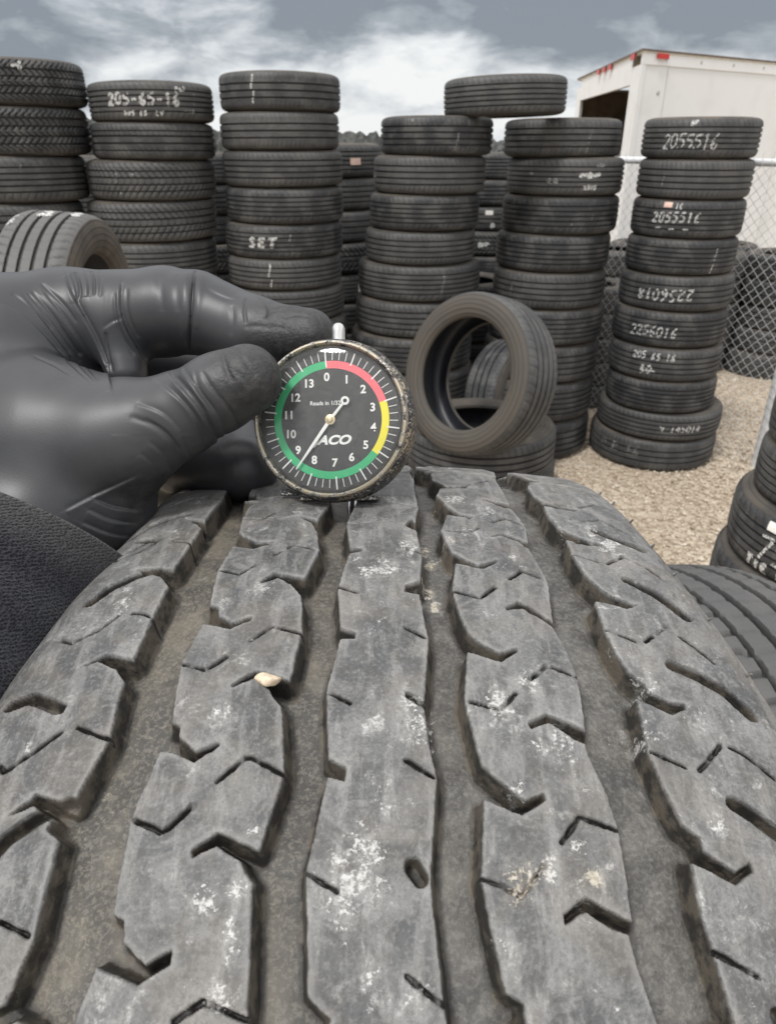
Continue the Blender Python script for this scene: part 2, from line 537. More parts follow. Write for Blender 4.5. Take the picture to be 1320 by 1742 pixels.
def Sk(off, zc, lx, lz, **k):
    def f(o, kind):
        loc = o.matrix_world.translation
        sticker(o, math.atan2(-loc.y, -loc.x) - o['_spin'] + off / TR, zc, lx, lz, **k)
    return f

STK = {
'S1':[(-1.862,4.126,2.017,2.212,0.327),(-1.895,4.125,1.803,2.017,0.339),(-1.944,4.108,1.589,1.803,0.345),(-1.989,4.085,1.367,1.589,0.344),(-2.034,4.067,1.154,1.367,0.348)],
'S2':[(-1.226,4.238,1.950,2.125,0.312),(-1.242,4.237,1.781,1.950,0.315),(-1.278,4.245,1.593,1.781,0.333),(-1.301,4.245,1.393,1.593,0.340),(-1.321,4.242,1.193,1.393,0.343)],
'S3':[(-0.565,4.307,2.000,2.172,0.314),(-0.578,4.307,1.825,2.000,0.315),(-0.575,4.317,1.652,1.825,0.325),(-0.576,4.316,1.475,1.652,0.324),(-0.592,4.321,1.301,1.475,0.331),(-0.599,4.314,1.136,1.301,0.326),(-0.595,4.322,0.957,1.136,0.333)],
'S4':[(0.269,4.419,1.799,1.983,0.308),(0.235,4.429,1.610,1.799,0.315),(0.210,4.431,1.426,1.610,0.316),(0.189,4.438,1.248,1.426,0.322),(0.188,4.484,1.045,1.248,0.368),(0.173,4.489,0.840,1.045,0.372),(0.147,4.499,0.622,0.840,0.382)],
'S5':[(0.995,4.580,1.789,1.977,0.327),(1.032,4.577,1.595,1.789,0.332),(1.026,4.586,1.393,1.595,0.339),(1.006,4.590,1.187,1.393,0.339),(1.005,4.595,0.976,1.187,0.344),(1.007,4.610,0.759,0.976,0.359),(1.002,4.617,0.525,0.759,0.364),(0.990,4.630,0.265,0.525,0.375),(0.980,4.654,0.000,0.265,0.396)],
'S6':[(1.722,4.410,1.785,1.979,0.305),(1.726,4.408,1.588,1.785,0.304),(1.725,4.410,1.390,1.588,0.305),(1.724,4.411,1.196,1.390,0.306),(1.737,4.425,0.995,1.196,0.324),(1.735,4.433,0.784,0.995,0.331),(1.746,4.433,0.583,0.784,0.335),(1.754,4.428,0.384,0.583,0.333),(1.791,4.472,0.207,0.384,0.388),(1.782,4.488,0.000,0.207,0.399)],
}
SN = {
'S1': ('leftmost stack cut by the photo edge', ['zigzag','zigzag','five_rib','wide_rib','five_rib','four_rib']),
'S2': ('second stack from the left', ['five_rib','wide_rib','all_season','all_season','five_rib','four_rib']),
'S3': ('stack holding the SET tyre', ['three_rib','three_rib','four_rib','five_rib','five_rib','four_rib','five_rib','four_rib']),
'S4': ('leaning stack left of the standing tyre', ['four_rib','four_rib','five_rib','four_rib','five_rib','four_rib','five_rib']),
'S5': ('stack behind the standing tyre', ['four_rib','five_rib','five_rib','five_rib','four_rib','five_rib','four_rib','five_rib','four_rib']),
'S6': ('stack nearest the fence', ['five_rib','four_rib','five_rib','five_rib','four_rib','five_rib','four_rib','five_rib','four_rib','three_rib']),
}
ORD = ['topmost', 'second', 'third', 'fourth', 'fifth', 'sixth', 'seventh', 'eighth', 'ninth', 'tenth', 'eleventh']
MARK = {   # (stack, index): (look, [marks])
('S1', 0): ('zigzag-treaded tyre with chalk marks', [T('N.S', -.10, .062, .034, w=.009), T('~6', .02, .066, .030, w=.008)]),
('S1', 1): ('zigzag-treaded tyre', [T('*', -.2, -.075, .03, w=.008, mat='chalk_faint')]),
('S1', 2): ('ribbed tyre', [T('|', .02, .05, .05, w=.004, mat='chalk_faint')]),
('S2', 0): ('tyre chalked 205-65-16', [T('205-65-16', -.045, .008, .062, w=.010, adv=.72, sx=.95), T('205 65  LV', -.05, -.062, .024, w=.006, sx=1.1), T('PAZ', .155, .058, .026, w=.007), T('POSE', .20, -.05, .02, w=.005, mat='chalk_faint'), T('|', .235, 0, .09, w=.004, mat='chalk_faint')]),
('S2', 2): ('small-blocked tyre with a chalk line', [T('|', -.18, .035, .09, w=.006, mat='chalk_faint'), T('|', -.17, -.055, .04, w=.005, mat='chalk_faint'), T('~', -.1, .035, .03, w=.006, mat='chalk_faint')]),
('S3', 0): ('three-grooved tyre with a dashed chalk line', [T('|', -.145, .045, .075, w=.007), T('|', -.142, -.03, .075, w=.006)]),
('S3', 1): ('three-grooved tyre', [T(',', .05, .04, .03, w=.005, mat='chalk_faint')]),
('S3', 4): ('tyre with SET chalked on it', [T('SET', -.12, 0, .055, w=.012, adv=.9, sx=1.15), T('|', .03, .03, .06, w=.006, mat='chalk_faint'), T('|', .04, -.04, .06, w=.006, mat='chalk_faint')]),
('S3', 5): ('tyre with one upright chalk line', [T('|', -.085, .03, .1, w=.007), T('|', -.08, -.05, .05, w=.006)]),
('S4', 0): ('tyre with a faint chalk streak', [T('|', .12, -.03, .1, w=.006, mat='chalk_faint'), T('*', -.14, .08, .02, w=.007, mat='chalk_faint')]),
('S4', 4): ('wide tyre with faint streak', [T('|', .13, 0, .12, w=.008, mat='chalk_faint')]),
('S5', 0): ('tyre with a thin chalk line', [T('|', .16, .02, .06, w=.006, mat='chalk_faint'), T('|', .15, -.05, .06, w=.006, mat='chalk_faint')]),
('S5', 1): ('tyre smeared with white chalk and KO10', [T('K0I0', .15, -.055, .024, w=.008), T('~*~', .14, .01, .05, w=.012), T('**', -.06, -.02, .045, w=.012, mat='chalk_faint'), T('~~', .2, .06, .03, w=.012, mat='chalk_faint'), T('*', -.19, .02, .03, w=.01, mat='chalk_faint')]),
('S5', 2): ('tyre with two small chalk ticks', [T('|', .19, 0, .04, w=.005, mat='chalk_faint'), T(',', .08, -.02, .04, w=.006, mat='chalk_faint')]),
('S5', 4): ('tyre with a short worn mark', [T('|', -.22, 0, .05, w=.006, mat='chalk_faint')]),
('S6', 0): ('tyre chalked 2055516 under NP', [T('2055516', -.055, -.015, .075, w=.006, adv=.62, sx=.95), T('NP', -.04, .072, .026, w=.006), T('|', .18, -.01, .03, w=.005, mat='chalk_faint')]),
('S6', 1): ('plain ribbed tyre', [T('|', -.17, 0, .07, w=.005, mat='chalk_faint')]),
('S6', 2): ('tyre chalked 2055516 with three underlines', [T('2055516', -.06, .012, .055, w=.008, adv=.74), Sk(-.115, .075, .05, .026, mat='sticker_pink'), T('I6', -.05, .07, .028, w=.006), T('_', -.15, -.025, .05, w=.006), T('_', -.07, -.03, .05, w=.006), T('_', .01, -.03, .05, w=.006)]),
('S6', 3): ('tyre with a long thin chalk line', [T('|', .22, .02, .07, w=.005), T('|', .21, -.055, .06, w=.005)]),
('S6', 4): ('tyre with numbers chalked upside down', [T('2256018', -.05, -.005, .065, w=.007, rot=True, adv=.72)]),
('S6', 5): ('tyre chalked 2256016', [T('2256016', -.075, -.01, .06, w=.006, adv=.66)]),
('S6', 6): ('tyre chalked 205 65 16 over an 80', [T('205 65 16', -.055, .052, .042, w=.0065, adv=.66), T('_', -.06, .012, .13, w=.006), T('80', -.085, -.030, .050, w=.008, adv=.8)]),
('S6', 8): ('wide tyre with faint numbers at its right', [T('9.145018', .13, .0, .045, w=.006, adv=.62)]),
('S6', 9): ('wide bottom tyre with faint chalk numbers', [T('0 R 16', -.16, .02, .06, w=.006, adv=.66, mat='chalk_faint')]),
}
def put(kind, c, R, W, label, group=None, axis=(0, 0, 1), spin=None, marks=(), tilt=(0, 0)):
    if len(label.split()) > 16: label = label.replace(' from top of the ', ' down, ')
    sp = RND.uniform(0, 6.28) if spin is None else spin
    ax = Vector(axis) + Vector((tilt[0], tilt[1], 0))
    o = tyre(kind, c, R, W, label, group or 'used tyres stacked in the yard', ax, sp)
    o['_spin'] = sp
    bpy.context.view_layer.update()
    for m in marks: m(o, kind)
    del o['_spin']
    return o
for sname, rows in STK.items():
    desc, kinds = SN[sname]
    rows = list(rows)
    seen = len(rows)
    z = rows[-1][2]
    if z > .05:      # carry the stack down to the gravel behind what stands in front of it
        n = max(1, round(z / .205)); h = z / n
        for k in range(n):
            x, y, _, _, R = rows[seen - 1]
            rows.append((x + RND.uniform(-.02, .02), y + RND.uniform(-.02, .02), z - (k + 1) * h, z - k * h, min(.38, R + .01 + .01 * k)))
    for i, (x, y, z0, z1, R) in enumerate(rows):
        look, marks = MARK.get((sname, i), ('grey unmarked tyre', []))
        if i == 0 and 'topmost' in ORD[i]:
            label = '%s, topmost of the %s' % (look, desc)
        elif i == len(rows) - 1:
            label = '%s, lowest of the %s' % (look, desc)
        else:
            label = '%s, %s from top of the %s' % (look, ORD[i], desc)
        rep = {'stack topped by the tyre chalked 205-65-16': 'second stack from the left'}
        if (sname, i) == ('S2', 0): label = look + ', topmost of the second stack from the left'
        if (sname, i) == ('S3', 4): label = look + ', fifth from top of the third stack'
        put(kinds[i % len(kinds)], (x, y, (z0 + z1) / 2), R, (z1 - z0) * .985, label, marks=marks, tilt=(RND.uniform(-.006, .006), RND.uniform(-.006, .006)))
# the tyre bridging two stacks
put('five_rib', (.625, 4.38, 2.074), .325, .176, 'tyre lying askew across the tops of two neighbouring stacks', axis=(-.028, -.004, 1), marks=[T(',', .1, .01, .03, w=.005, mat='chalk_faint')])

# rows of stacks further back, seen through the gaps
def back_stack(x, y, tops, R, desc, marks={}):
    for i, (z1, z0) in enumerate(zip(tops[:-1], tops[1:])):
        lab = '%s tyre of the %s' % (('topmost' if i == 0 else 'lowest' if i == len(tops) - 2 else ORD[i] + ' from top'), desc)
        put(['five_rib', 'four_rib', 'three_rib', 'all_season'][i % 4], (x + RND.uniform(-.015, .015), y, (z0 + z1) / 2), R * RND.uniform(.96, 1.04), (z1 - z0) * .985, lab, 'tyres stacked in the back rows', marks=marks.get(i, []))
def levels(top, n): return [top * (n - k) / n for k in range(n + 1)]
back_stack(-1.40, 5.75, levels(1.80, 9), .33, 'back stack in the gap right of the 205-65-16 stack', {4: [T('~*', .24, .0, .05, w=.014)], 5: [T('*', .25, .0, .06, w=.014)], 6: [Sk(.26, .02, .06, .09)]})
back_stack(-.42, 5.55, levels(1.86, 9), .36, 'back stack in the gap right of the SET stack', {0: [Sk(.17, -.005, .07, .04, mat='sticker_pink')], 4: [Sk(.2, .0, .03, .06)]})
back_stack(.78, 6.1, levels(1.80, 10), .33, 'back stack in the narrow gap beneath the askew tyre', {2: [Sk(.02, .05, .06, .035), T('*', .05, -.05, .04, w=.02)], 3: [T('*~', .0, 0, .05, w=.02)]})
back_stack(.55, 5.3, levels(1.0, 5), .34, 'low back stack between the leaning stacks', {})
back_stack(1.53, 5.62, levels(.92, 5), .33, 'low back stack left of the fence-side stack', {0: [T('**', -.05, 0, .05, w=.012)], 3: [Sk(-.03, .0, .05, .05)]})
back_stack(-2.15, 5.6, levels(1.78, 9), .34, 'back stack between the two leftmost stacks', {})

# behind the fence
for k, (x, y, n, d_) in enumerate([(2.10, 6.75, 5, 'behind the fence beside the truck'), (2.80, 6.55, 5, 'behind the fence right of the fence-side stack'), (3.47, 6.42, 5, 'behind the fence near the post'), (2.47, 7.2, 5, 'in the second row behind the fence'), (3.14, 7.12, 5, 'farthest right in the second row'), (4.14, 6.35, 5, 'farthest right behind the fence')]):
    back_stack(x, y, levels(1.03, n), .34, 'black stack ' + d_, {2: [T('*~', -.05, 0, .06, w=.02)]} if k == 1 else {})

# ------------------------------------------------------------ single tyres
GS = 'loose tyres set between the stacks'
def dirw(v): return tuple(c2wv(v))
# lying pile under the standing tyre
put('four_rib', (.455, 3.30, .545), .372, .205, 'wide tyre lying flat with the brown-walled standing tyre on it', GS, marks=[])
for k in range(2):
    put('four_rib', (.47 + .02 * k, 3.34, .335 - .22 * k), .365, .21, ['tyre in the middle of the low pile under the standing tyre', 'bottom tyre of the low pile under the standing tyre'][k], GS)
# the standing brown-walled tyre
n_ = Vector((-.70, .055, -.715)).normalized()
fc = at(785, 636, 3.05)
cc = fc - np.array(n_) * .113
standing = put('low_profile', tuple(c2w(cc)), .352, .232, 'brown-walled tyre standing upright with its dark hollow facing the gauge', GS, axis=tuple(c2wv(-n_)), spin=0.0)
standing.pass_index = 1
# small tyre standing behind it, seen through its hollow
put('three_rib', (.70, 3.93, .545), .335, .21, 'dusty upright tyre seen through the hollow of the standing tyre', GS, axis=(.74, -.62, .1))
put('four_rib', (.64, 3.93, .105), .36, .21, 'flat tyre with a white label seen through the hollow of the standing tyre', GS, marks=[])
# tyre above the gloved hand at left
n_ = Vector((.985, .06, .05)).normalized()
cc = at(122, 556, 2.15)
lf = put('four_rib', tuple(c2w(cc)), .325, .215, 'tyre standing upright just above the gloved hand with chalk on its crown', GS, axis=tuple(c2wv(n_)), spin=0.0)
lf.children[0].pass_index = 2
for wd_, tx_, zc_ in ((Vector((.02, -.28, 1)), '*~', -.085), (Vector((.02, -.12, 1)), '~*', -.01), (Vector((.02, -.02, 1)), '~~', .055)):
    lv = lf.matrix_world.to_3x3().inverted() @ wd_
    chalk(lf, 'four_rib', tx_, math.atan2(lv.y, lv.x), zc_, .05, w=.012, sx=.9)
# right-hand stack at the photo edge
RS = [(1.50, 2.06, 1.01, 1.19, .285), (1.50, 2.06, .83, 1.01, .29), (1.515, 2.05, .615, .83, .35), (1.51, 2.05, .41, .615, .368), (1.51, 2.05, .205, .41, .36), (1.51, 2.05, 0, .205, .36)]
rl = ['narrow topmost tyre of the right edge stack', 'narrow tyre second from top of the right edge stack', 'tyre chalked 75 60 over TIRE BIRO in the right edge stack', 'tyre with a white label under the chalked one at the right edge', 'tyre second lowest in the right edge stack', 'bottom tyre of the right edge stack']
rm = [[], [T('II', -.17, .02, .04, w=.008)], [T('7560', -.10, .0, .085, w=.007, adv=.7), T('TIE BIRO', -.13, -.068, .034, w=.009, adv=.85), Sk(-.17, .07, .055, .028), Sk(-.06, .07, .03, .024)], [Sk(-.18, .03, .065, .03), Sk(-.125, .03, .018, .02)], [], []]
for (x, y, z0, z1, R), l_, m_ in zip(RS, rl, rm):
    put('five_rib', (x, y, (z0 + z1) / 2), R, (z1 - z0) * .985, l_, 'tyres of the stack at the right edge', marks=m_)
# neighbour tyre, lower right
yw = .246
av = np.array([math.cos(yw), 0, math.sin(yw)])
cc = np.array([0, .3985, .818]) + av * (.293 + .085)
nb = put('blocky', tuple(c2w(cc)), .33, .20, 'upright tyre with blocky shoulder standing behind the big worn tread at right', GS, axis=tuple(c2wv(av)), spin=0.0)
nb.children[0].pass_index = 1

# ------------------------------------------------------------ ground
g = NT('tan_gravel')
v1 = g.voro(42, 'Color'); vd = g.voro(42, 'Distance'); vs_ = g.voro(95, 'Color'); vd2 = g.voro(95, 'Distance')
sepc = g.n('ShaderNodeSeparateColor'); g.l(v1, sepc.inputs[0])
sep2 = g.n('ShaderNodeSeparateColor'); g.l(vs_, sep2.inputs[0])
c1 = g.ramp(sepc.outputs[0], [(0, (.16, .12, .09)), (.35, (.44, .36, .27)), (.7, (.56, .48, .38)), (1, (.72, .66, .56))])
c2 = g.ramp(sep2.outputs[0], [(0, (.26, .20, .14)), (.5, (.50, .42, .32)), (1, (.68, .60, .50))])
c = g.mix(.45, c1, c2)
c = g.mix(g.step(g.noise(1.3, 5), .35, .7, 0, .45), c, (.38, .30, .22))
hh = g.math('ADD', g.math('MULTIPLY', vd, -1.0), g.math('MULTIPLY', vd2, -.5))
GROUND = g.done(c, .9, g.bump(hh, .012, .9), None, .2)
mb = MB()
N = 60
xs_ = np.sinh(np.linspace(-5.6, 5.6, N)) * 4.2
V = []; F = []
for i in range(N):
    for j in range(N):
        x, y = xs_[i], xs_[j] + 3
        r = math.hypot(x, y)
        z = -.004 - .004 * math.sin(x * 1.7 + .4) * math.sin(y * 1.3) if r < 12 else -.01
        V.append((x, y, z))
for i in range(N - 1):
    for j in range(N - 1):
        a = i * N + j; F.append((a, a + N, a + N + 1, a + 1))
tag(link_mesh('ground', np_mesh('ground', V, F), GROUND), kind='structure')

# loose stones lying on it where the gravel shows
rng = np.random.default_rng(3)
g = NT('loose_stone'); oi = g.attr('tone')
c = g.ramp(oi, [(0, (.20, .15, .11)), (.3, (.40, .32, .24)), (.6, (.54, .46, .36)), (.85, (.66, .60, .50)), (1, (.80, .76, .68))])
STONE = g.done(g.mix(g.math('MULTIPLY', g.noise(200, 3), .3), c, (.35, .28, .2)), .9, None, None, .2)
bm = bmesh.new(); bmesh.ops.create_icosphere(bm, subdivisions=1, radius=1)
sv = np.array([v.co[:] for v in bm.verts]); sf = np.array([[v.index for v in f.verts] for f in bm.faces]); bm.free()
n = 26000
px = rng.uniform(.6, 3.6, n); py = rng.uniform(2.3, 7.0, n)
keep = rng.uniform(0, 1, n) < np.clip(1.25 - (py - 2.3) / 6, .3, 1)
px, py = px[keep], py[keep]; n = len(px)
sz = rng.uniform(.0035, .0100, n) * (1 + .9 * (rng.uniform(0, 1, n) > .92))
rot = rng.uniform(0, 6.28, n)
sc = np.stack([sz, sz * rng.uniform(.6, 1, n), sz * rng.uniform(.45, .8, n)], -1)
Vb = sv[None] * sc[:, None] * (1 + rng.uniform(-.18, .18, (n, len(sv), 1)))
cr_, sr_ = np.cos(rot)[:, None], np.sin(rot)[:, None]
X = Vb[..., 0] * cr_ - Vb[..., 1] * sr_ + px[:, None]; Y = Vb[..., 0] * sr_ + Vb[..., 1] * cr_ + py[:, None]
Z = Vb[..., 2] + sz[:, None] * .25
V = np.stack([X, Y, Z], -1).reshape(-1, 3)
F = (sf[None] + (np.arange(n) * len(sv))[:, None, None]).reshape(-1, 3)
tone = np.repeat(rng.beta(2.2, 2.0, n), len(sv))
tag(link_mesh('gravel', np_mesh('gravel', V, F, False, {'tone': tone}), STONE), kind='stuff')

# distant hill and scrub line
g = NT('far_scrub')
FAR = g.done(g.mix(g.step(g.noise(1.6, 4), .35, .65), (.030, .033, .030), (.085, .088, .080)), .95)
V = []; F = []
M_ = 420
for i in range(M_):
    az = math.radians(-50 + 100 * i / (M_ - 1))
    t = math.degrees(az)
    h = np.interp(t, [-50, -26, -15, 0, 8, 50], [7.5, 4.9, 2.4, 2.05, 1.2, 1.2]) + 1.85 * .55 + .28 * math.sin(i * 2.3) * math.sin(i * .71) + RND.uniform(-.22, .22)
    for k, (dd, hh_) in enumerate(((88, -.2), (90, h * .6), (93, h), (99, h * .97), (104, -.2))):
        V.append(((dd + RND.uniform(-1, 1)) * math.sin(az), (dd + RND.uniform(-1, 1)) * math.cos(az), hh_ if k in (0, 4) else hh_ + RND.uniform(-.15, .15)))
for i in range(M_ - 1):
    for k in range(4):
        a = i * 5 + k; F.append((a, a + 5, a + 6, a + 1))
tag(link_mesh('hills', np_mesh('hills', V, F, False), FAR), kind='structure')

# ------------------------------------------------------------ white box truck body behind the fence
g = NT('white_truck_panel')
w_ = g.noise(3, 5); sm = g.noise(1.2, 3, vec=g.scale((1, 1, .15)))
c = g.mix(g.step(w_, .45, .8, 0, .5), (.80, .80, .79), (.66, .65, .62))
c = g.mix(g.step(sm, .62, .8, 0, .25), c, (.45, .42, .36))
WHITE = g.done(c, .45, None, None, .4)
TRIM = m_plain('cream_trim', (.66, .61, .50), .5, 0, .12, 30)
RUST = m_plain('rusty_edge', (.15, .115, .095), .8, 0, .3, 40)
DARK = m_plain('dark_steel', (.03, .03, .032), .6, .3, .2, 30)
PLY = m_plain('plywood_lining', (.17, .135, .10), .8, 0, .25, 6)
REDL = m_plain('red_marker_lens', (.55, .03, .025), .3, 0, .1)
RIVET = m_plain('rivet_head', (.50, .49, .46), .4, .4, .1)
K_ = np.array([2.50, 8.2]); dS = np.array([1.88, 1.20]); dS /= np.linalg.norm(dS); dR = np.array([.205, 3.50]); dR /= np.linalg.norm(dR)
LS, LR, ZB, ZT = 6.2, 3.5, .60, 2.67
def tk(s, r, z):
    p = K_ + dS * s + dR * r
    return Vector((p[0], p[1], z))
def slab(mb, s0, s1, r0, r1, z0, z1):
    vs = [tk(s0, r0, z0), tk(s1, r0, z0), tk(s1, r1, z0), tk(s0, r1, z0), tk(s0, r0, z1), tk(s1, r0, z1), tk(s1, r1, z1), tk(s0, r1, z1)]
    mb.add(vs, [(0,3,2,1),(4,5,6,7),(0,1,5,4),(1,2,6,5),(2,3,7,6),(3,0,4,7)])
trk = tag(empty('box_truck', tuple(tk(1.2, 1.7, 0))), 'white box truck body with its rear open, parked behind the chain-link fence', 'truck')
TI = Matrix.Translation(-Vector(trk.location))
mb = MB(); slab(mb, .05, LS, 0, .04, ZB, ZT - .10); slab(mb, .05, LS, LR - .04, LR, ZB, ZT - .10); mb.build('side_panel', WHITE, trk, M=TI)
mb = MB(); slab(mb, LS - .05, LS - .001, .041, LR - .041, ZB, ZT - .10); mb.build('front_panel', WHITE, trk, M=TI)
mb = MB(); slab(mb, -.02, LS, -.02, LR, ZT - .02, ZT); mb.build('roof', TRIM, trk, M=TI)
mb = MB(); slab(mb, -.012, LS, -.014, .03, ZT - .115, ZT - .021); mb.build('top_rail', WHITE, trk, M=TI)
mb = MB(); slab(mb, -.026, LS, -.026, -.0145, ZT - .006, ZT + .012); slab(mb, -.034, -.0265, -.026, LR, ZT - .008, ZT + .012); mb.build('roof_edge', RUST, trk, M=TI)
mb = MB()      # rear frame: post, header, far post, sill
slab(mb, -.01, .045, 0, .36, ZB, ZT - .116); slab(mb, -.01, .045, LR - .32, LR, ZB, ZT - .116); slab(mb, -.01, .045, .361, LR - .321, ZT - .27, ZT - .022); slab(mb, -.01, .045, .361, LR - .321, ZB, ZB + .12)
mb.build('rear_frame', WHITE, trk, M=TI)
mb = MB(); slab(mb, -.012, .05, -.016, .12, ZB, ZT - .118); mb.build('corner_post', WHITE, trk, M=TI)
mb = MB(); slab(mb, .05, LS - .06, .045, .07, ZB + .1, ZT - .13); slab(mb, .05, LS - .06, LR - .07, LR - .045, ZB + .1, ZT - .13); slab(mb, .05, LS - .06, .071, LR - .071, ZB + .02, ZB + .08)
mb.build('lining', PLY, trk, M=TI)
mb = MB(); slab(mb, .35, .42, 1.15, 1.24, ZB + .1, ZT - .15); mb.build('strap_post', RIVET, trk, M=TI)
for k, r in enumerate((.22, 1.30, 1.62, 1.94)):
    mb = MB(); slab(mb, -.05, -.0345, r, r + (.13 if k else .16), ZT - .055, ZT - .005); mb.build('marker_light', REDL, trk, M=TI)
mb = MB(); slab(mb, .20, .37, -.045, -.0265, ZT - .060, ZT - .018); mb.build('marker_light', REDL, trk, M=TI)
mb = MB()
for s_ in np.arange(.35, LS, .55):
    c0 = tk(s_, -.014, ZT - .06)
    mb.lathe([(0, .006), (.014, .004), (.018, 0)], 10, Matrix.Translation(c0) @ Vector((dS[1], -dS[0], 0)).to_track_quat('Z', 'Y').to_matrix().to_4x4())
for z_ in np.arange(ZB + .1, ZT - .2, .27):
    c0 = tk(.30, 0, z_)
    mb.lathe([(0, .008), (.02, .005), (.026, 0)], 10, Matrix.Translation(c0) @ Vector((dS[1], -dS[0], 0)).to_track_quat('Z', 'Y').to_matrix().to_4x4())
mb.build('rivets', RIVET, trk, M=TI)
mb = MB(); slab(mb, .4, .404, -.003, -.0005, ZB, ZT - .12); mb.build('panel_seam', RIVET, trk, M=TI)
mb = MB(); slab(mb, 2.6, 2.604, -.003, -.0005, ZB, ZT - .12); mb.build('panel_seam', RIVET, trk, M=TI)
mb = MB(); slab(mb, 0, LS, .3, .42, ZB - .14, ZB - .002); slab(mb, 0, LS, LR - .42, LR - .3, ZB - .14, ZB - .002); slab(mb, -.05, .03, .1, LR - .1, ZB - .12, ZB - .003); mb.build('chassis', DARK, trk, M=TI)
for s_ in (1.5, 2.4):
    for r in (.22, LR - .40):
        cm, tm = TYRE['four_rib']
        w = link_mesh('wheel', cm, None, trk)
        c0 = tk(s_, r, .37) - Vector(trk.location)
        w.matrix_local = Matrix.Translation(c0) @ Vector((dR[0], dR[1], 0)).to_track_quat('Z', 'Y').to_matrix().to_4x4() @ Matrix.Diagonal((1.12, 1.12, 1.1, 1))
        link_mesh('tread', tm, None, w)
        mb = MB(); mb.lathe([(0, .07), (.10, .07), (.13, .03), (.19, .02), (.207, .08), (.207, -.08), (0, -.08)], 32); mb.build('rim', RIVET, w, True)

# ------------------------------------------------------------ chain-link fence
g = NT('galvanised_wire'); nn = g.noise(20, 4)
GALV = g.done(g.mix(nn, (.60, .61, .62), (.78, .79, .80)), .5, None, .25)
fd = np.array([-1.0, 1.25]); fd /= np.linalg.norm(fd)
P0 = np.array([2.36, 4.17])
FH = 1.76
fence = tag(empty('chain_link_fence', (P0[0], P0[1], 0)), 'galvanised chain-link fence with top rail between the tyre stacks and the white truck', 'fence')
FM = Matrix(((fd[0], -fd[1], 0, 0), (fd[1], fd[0], 0, 0), (0, 0, 1, 0), (0, 0, 0, 1)))
def fence_wires(s0, s1, zb, zt, cw=.030, ch=.066, r=.0019):
    cols = int((s1 - s0) / cw); rows = int((zt - zb) / (ch / 2))
    kk = np.arange(4) * math.pi / 2
    VV, FF = [], []; base = 0
    for i in range(cols):
        zz = zb + np.arange(rows + 1) * ch / 2
        sgn = np.where((np.arange(rows + 1) + i) % 2 == 0, 0.0, 1.0)
        x = s0 + cw * (i + sgn * 1.04)
        y = np.where(sgn > 0, .0018, -.0018) 
        wob = .0012 * np.sin(zz * 31 + i)
        x = x + wob
        c3 = np.stack([x, y, zz], -1)
        off = np.stack([np.cos(kk) * r * 1.1, np.sin(kk) * r, 0 * kk], -1)
        vv = (c3[:, None] + off[None]).reshape(-1, 3)
        ii = np.arange(rows)[:, None] * 4; k0 = np.arange(4)[None]; k1 = (k0 + 1) % 4
        ff = np.stack([ii + k0, ii + k1, ii + 4 + k1, ii + 4 + k0], -1).reshape(-1, 4) + base
        VV.append(vv); FF.append(ff); base += len(vv)
    return np.concatenate(VV), np.concatenate(FF)
V, F = fence_wires(-1.9, 3.25, .03, FH - .0)
me = np_mesh('wire_mesh', V, F, True); me.transform(FM); link_mesh('wire_mesh', me, GALV, fence)
mb = MB()
for i in range(int(5.1 / .053)):       # twisted wire ends standing above the rail
    x = -1.9 + .053 * i
    mb.tube([(x, .0, FH - .01), (x + .004, .004, FH + .03), (x - .002, 0, FH + .055)], [.0017, .0016, .001], 4)
mb.build('barbs', GALV, fence, True, FM)
mb = MB(); mb.tube([(-1.9, -.03, FH), (3.3, -.03, FH)], .021, 16); mb.build('top_rail', GALV, fence, True, FM)
for s_ in (-1.9, 0.0, 3.3):
    mb = MB(); mb.tube([(s_, -.055 if s_ == 0 else -.03, -.03), (s_, -.055 if s_ == 0 else -.03, FH + .05)], .046 if s_ == 0 else .024, 24)
    mb.lathe([(.050 if s_ == 0 else .034, 0), (.050 if s_ == 0 else .034, .02), (.02, .035), (0, .04)], 20, Matrix.Translation((s_, -.055 if s_ == 0 else -.03, FH + .045)))
    mb.build('post', GALV, fence, True, FM)

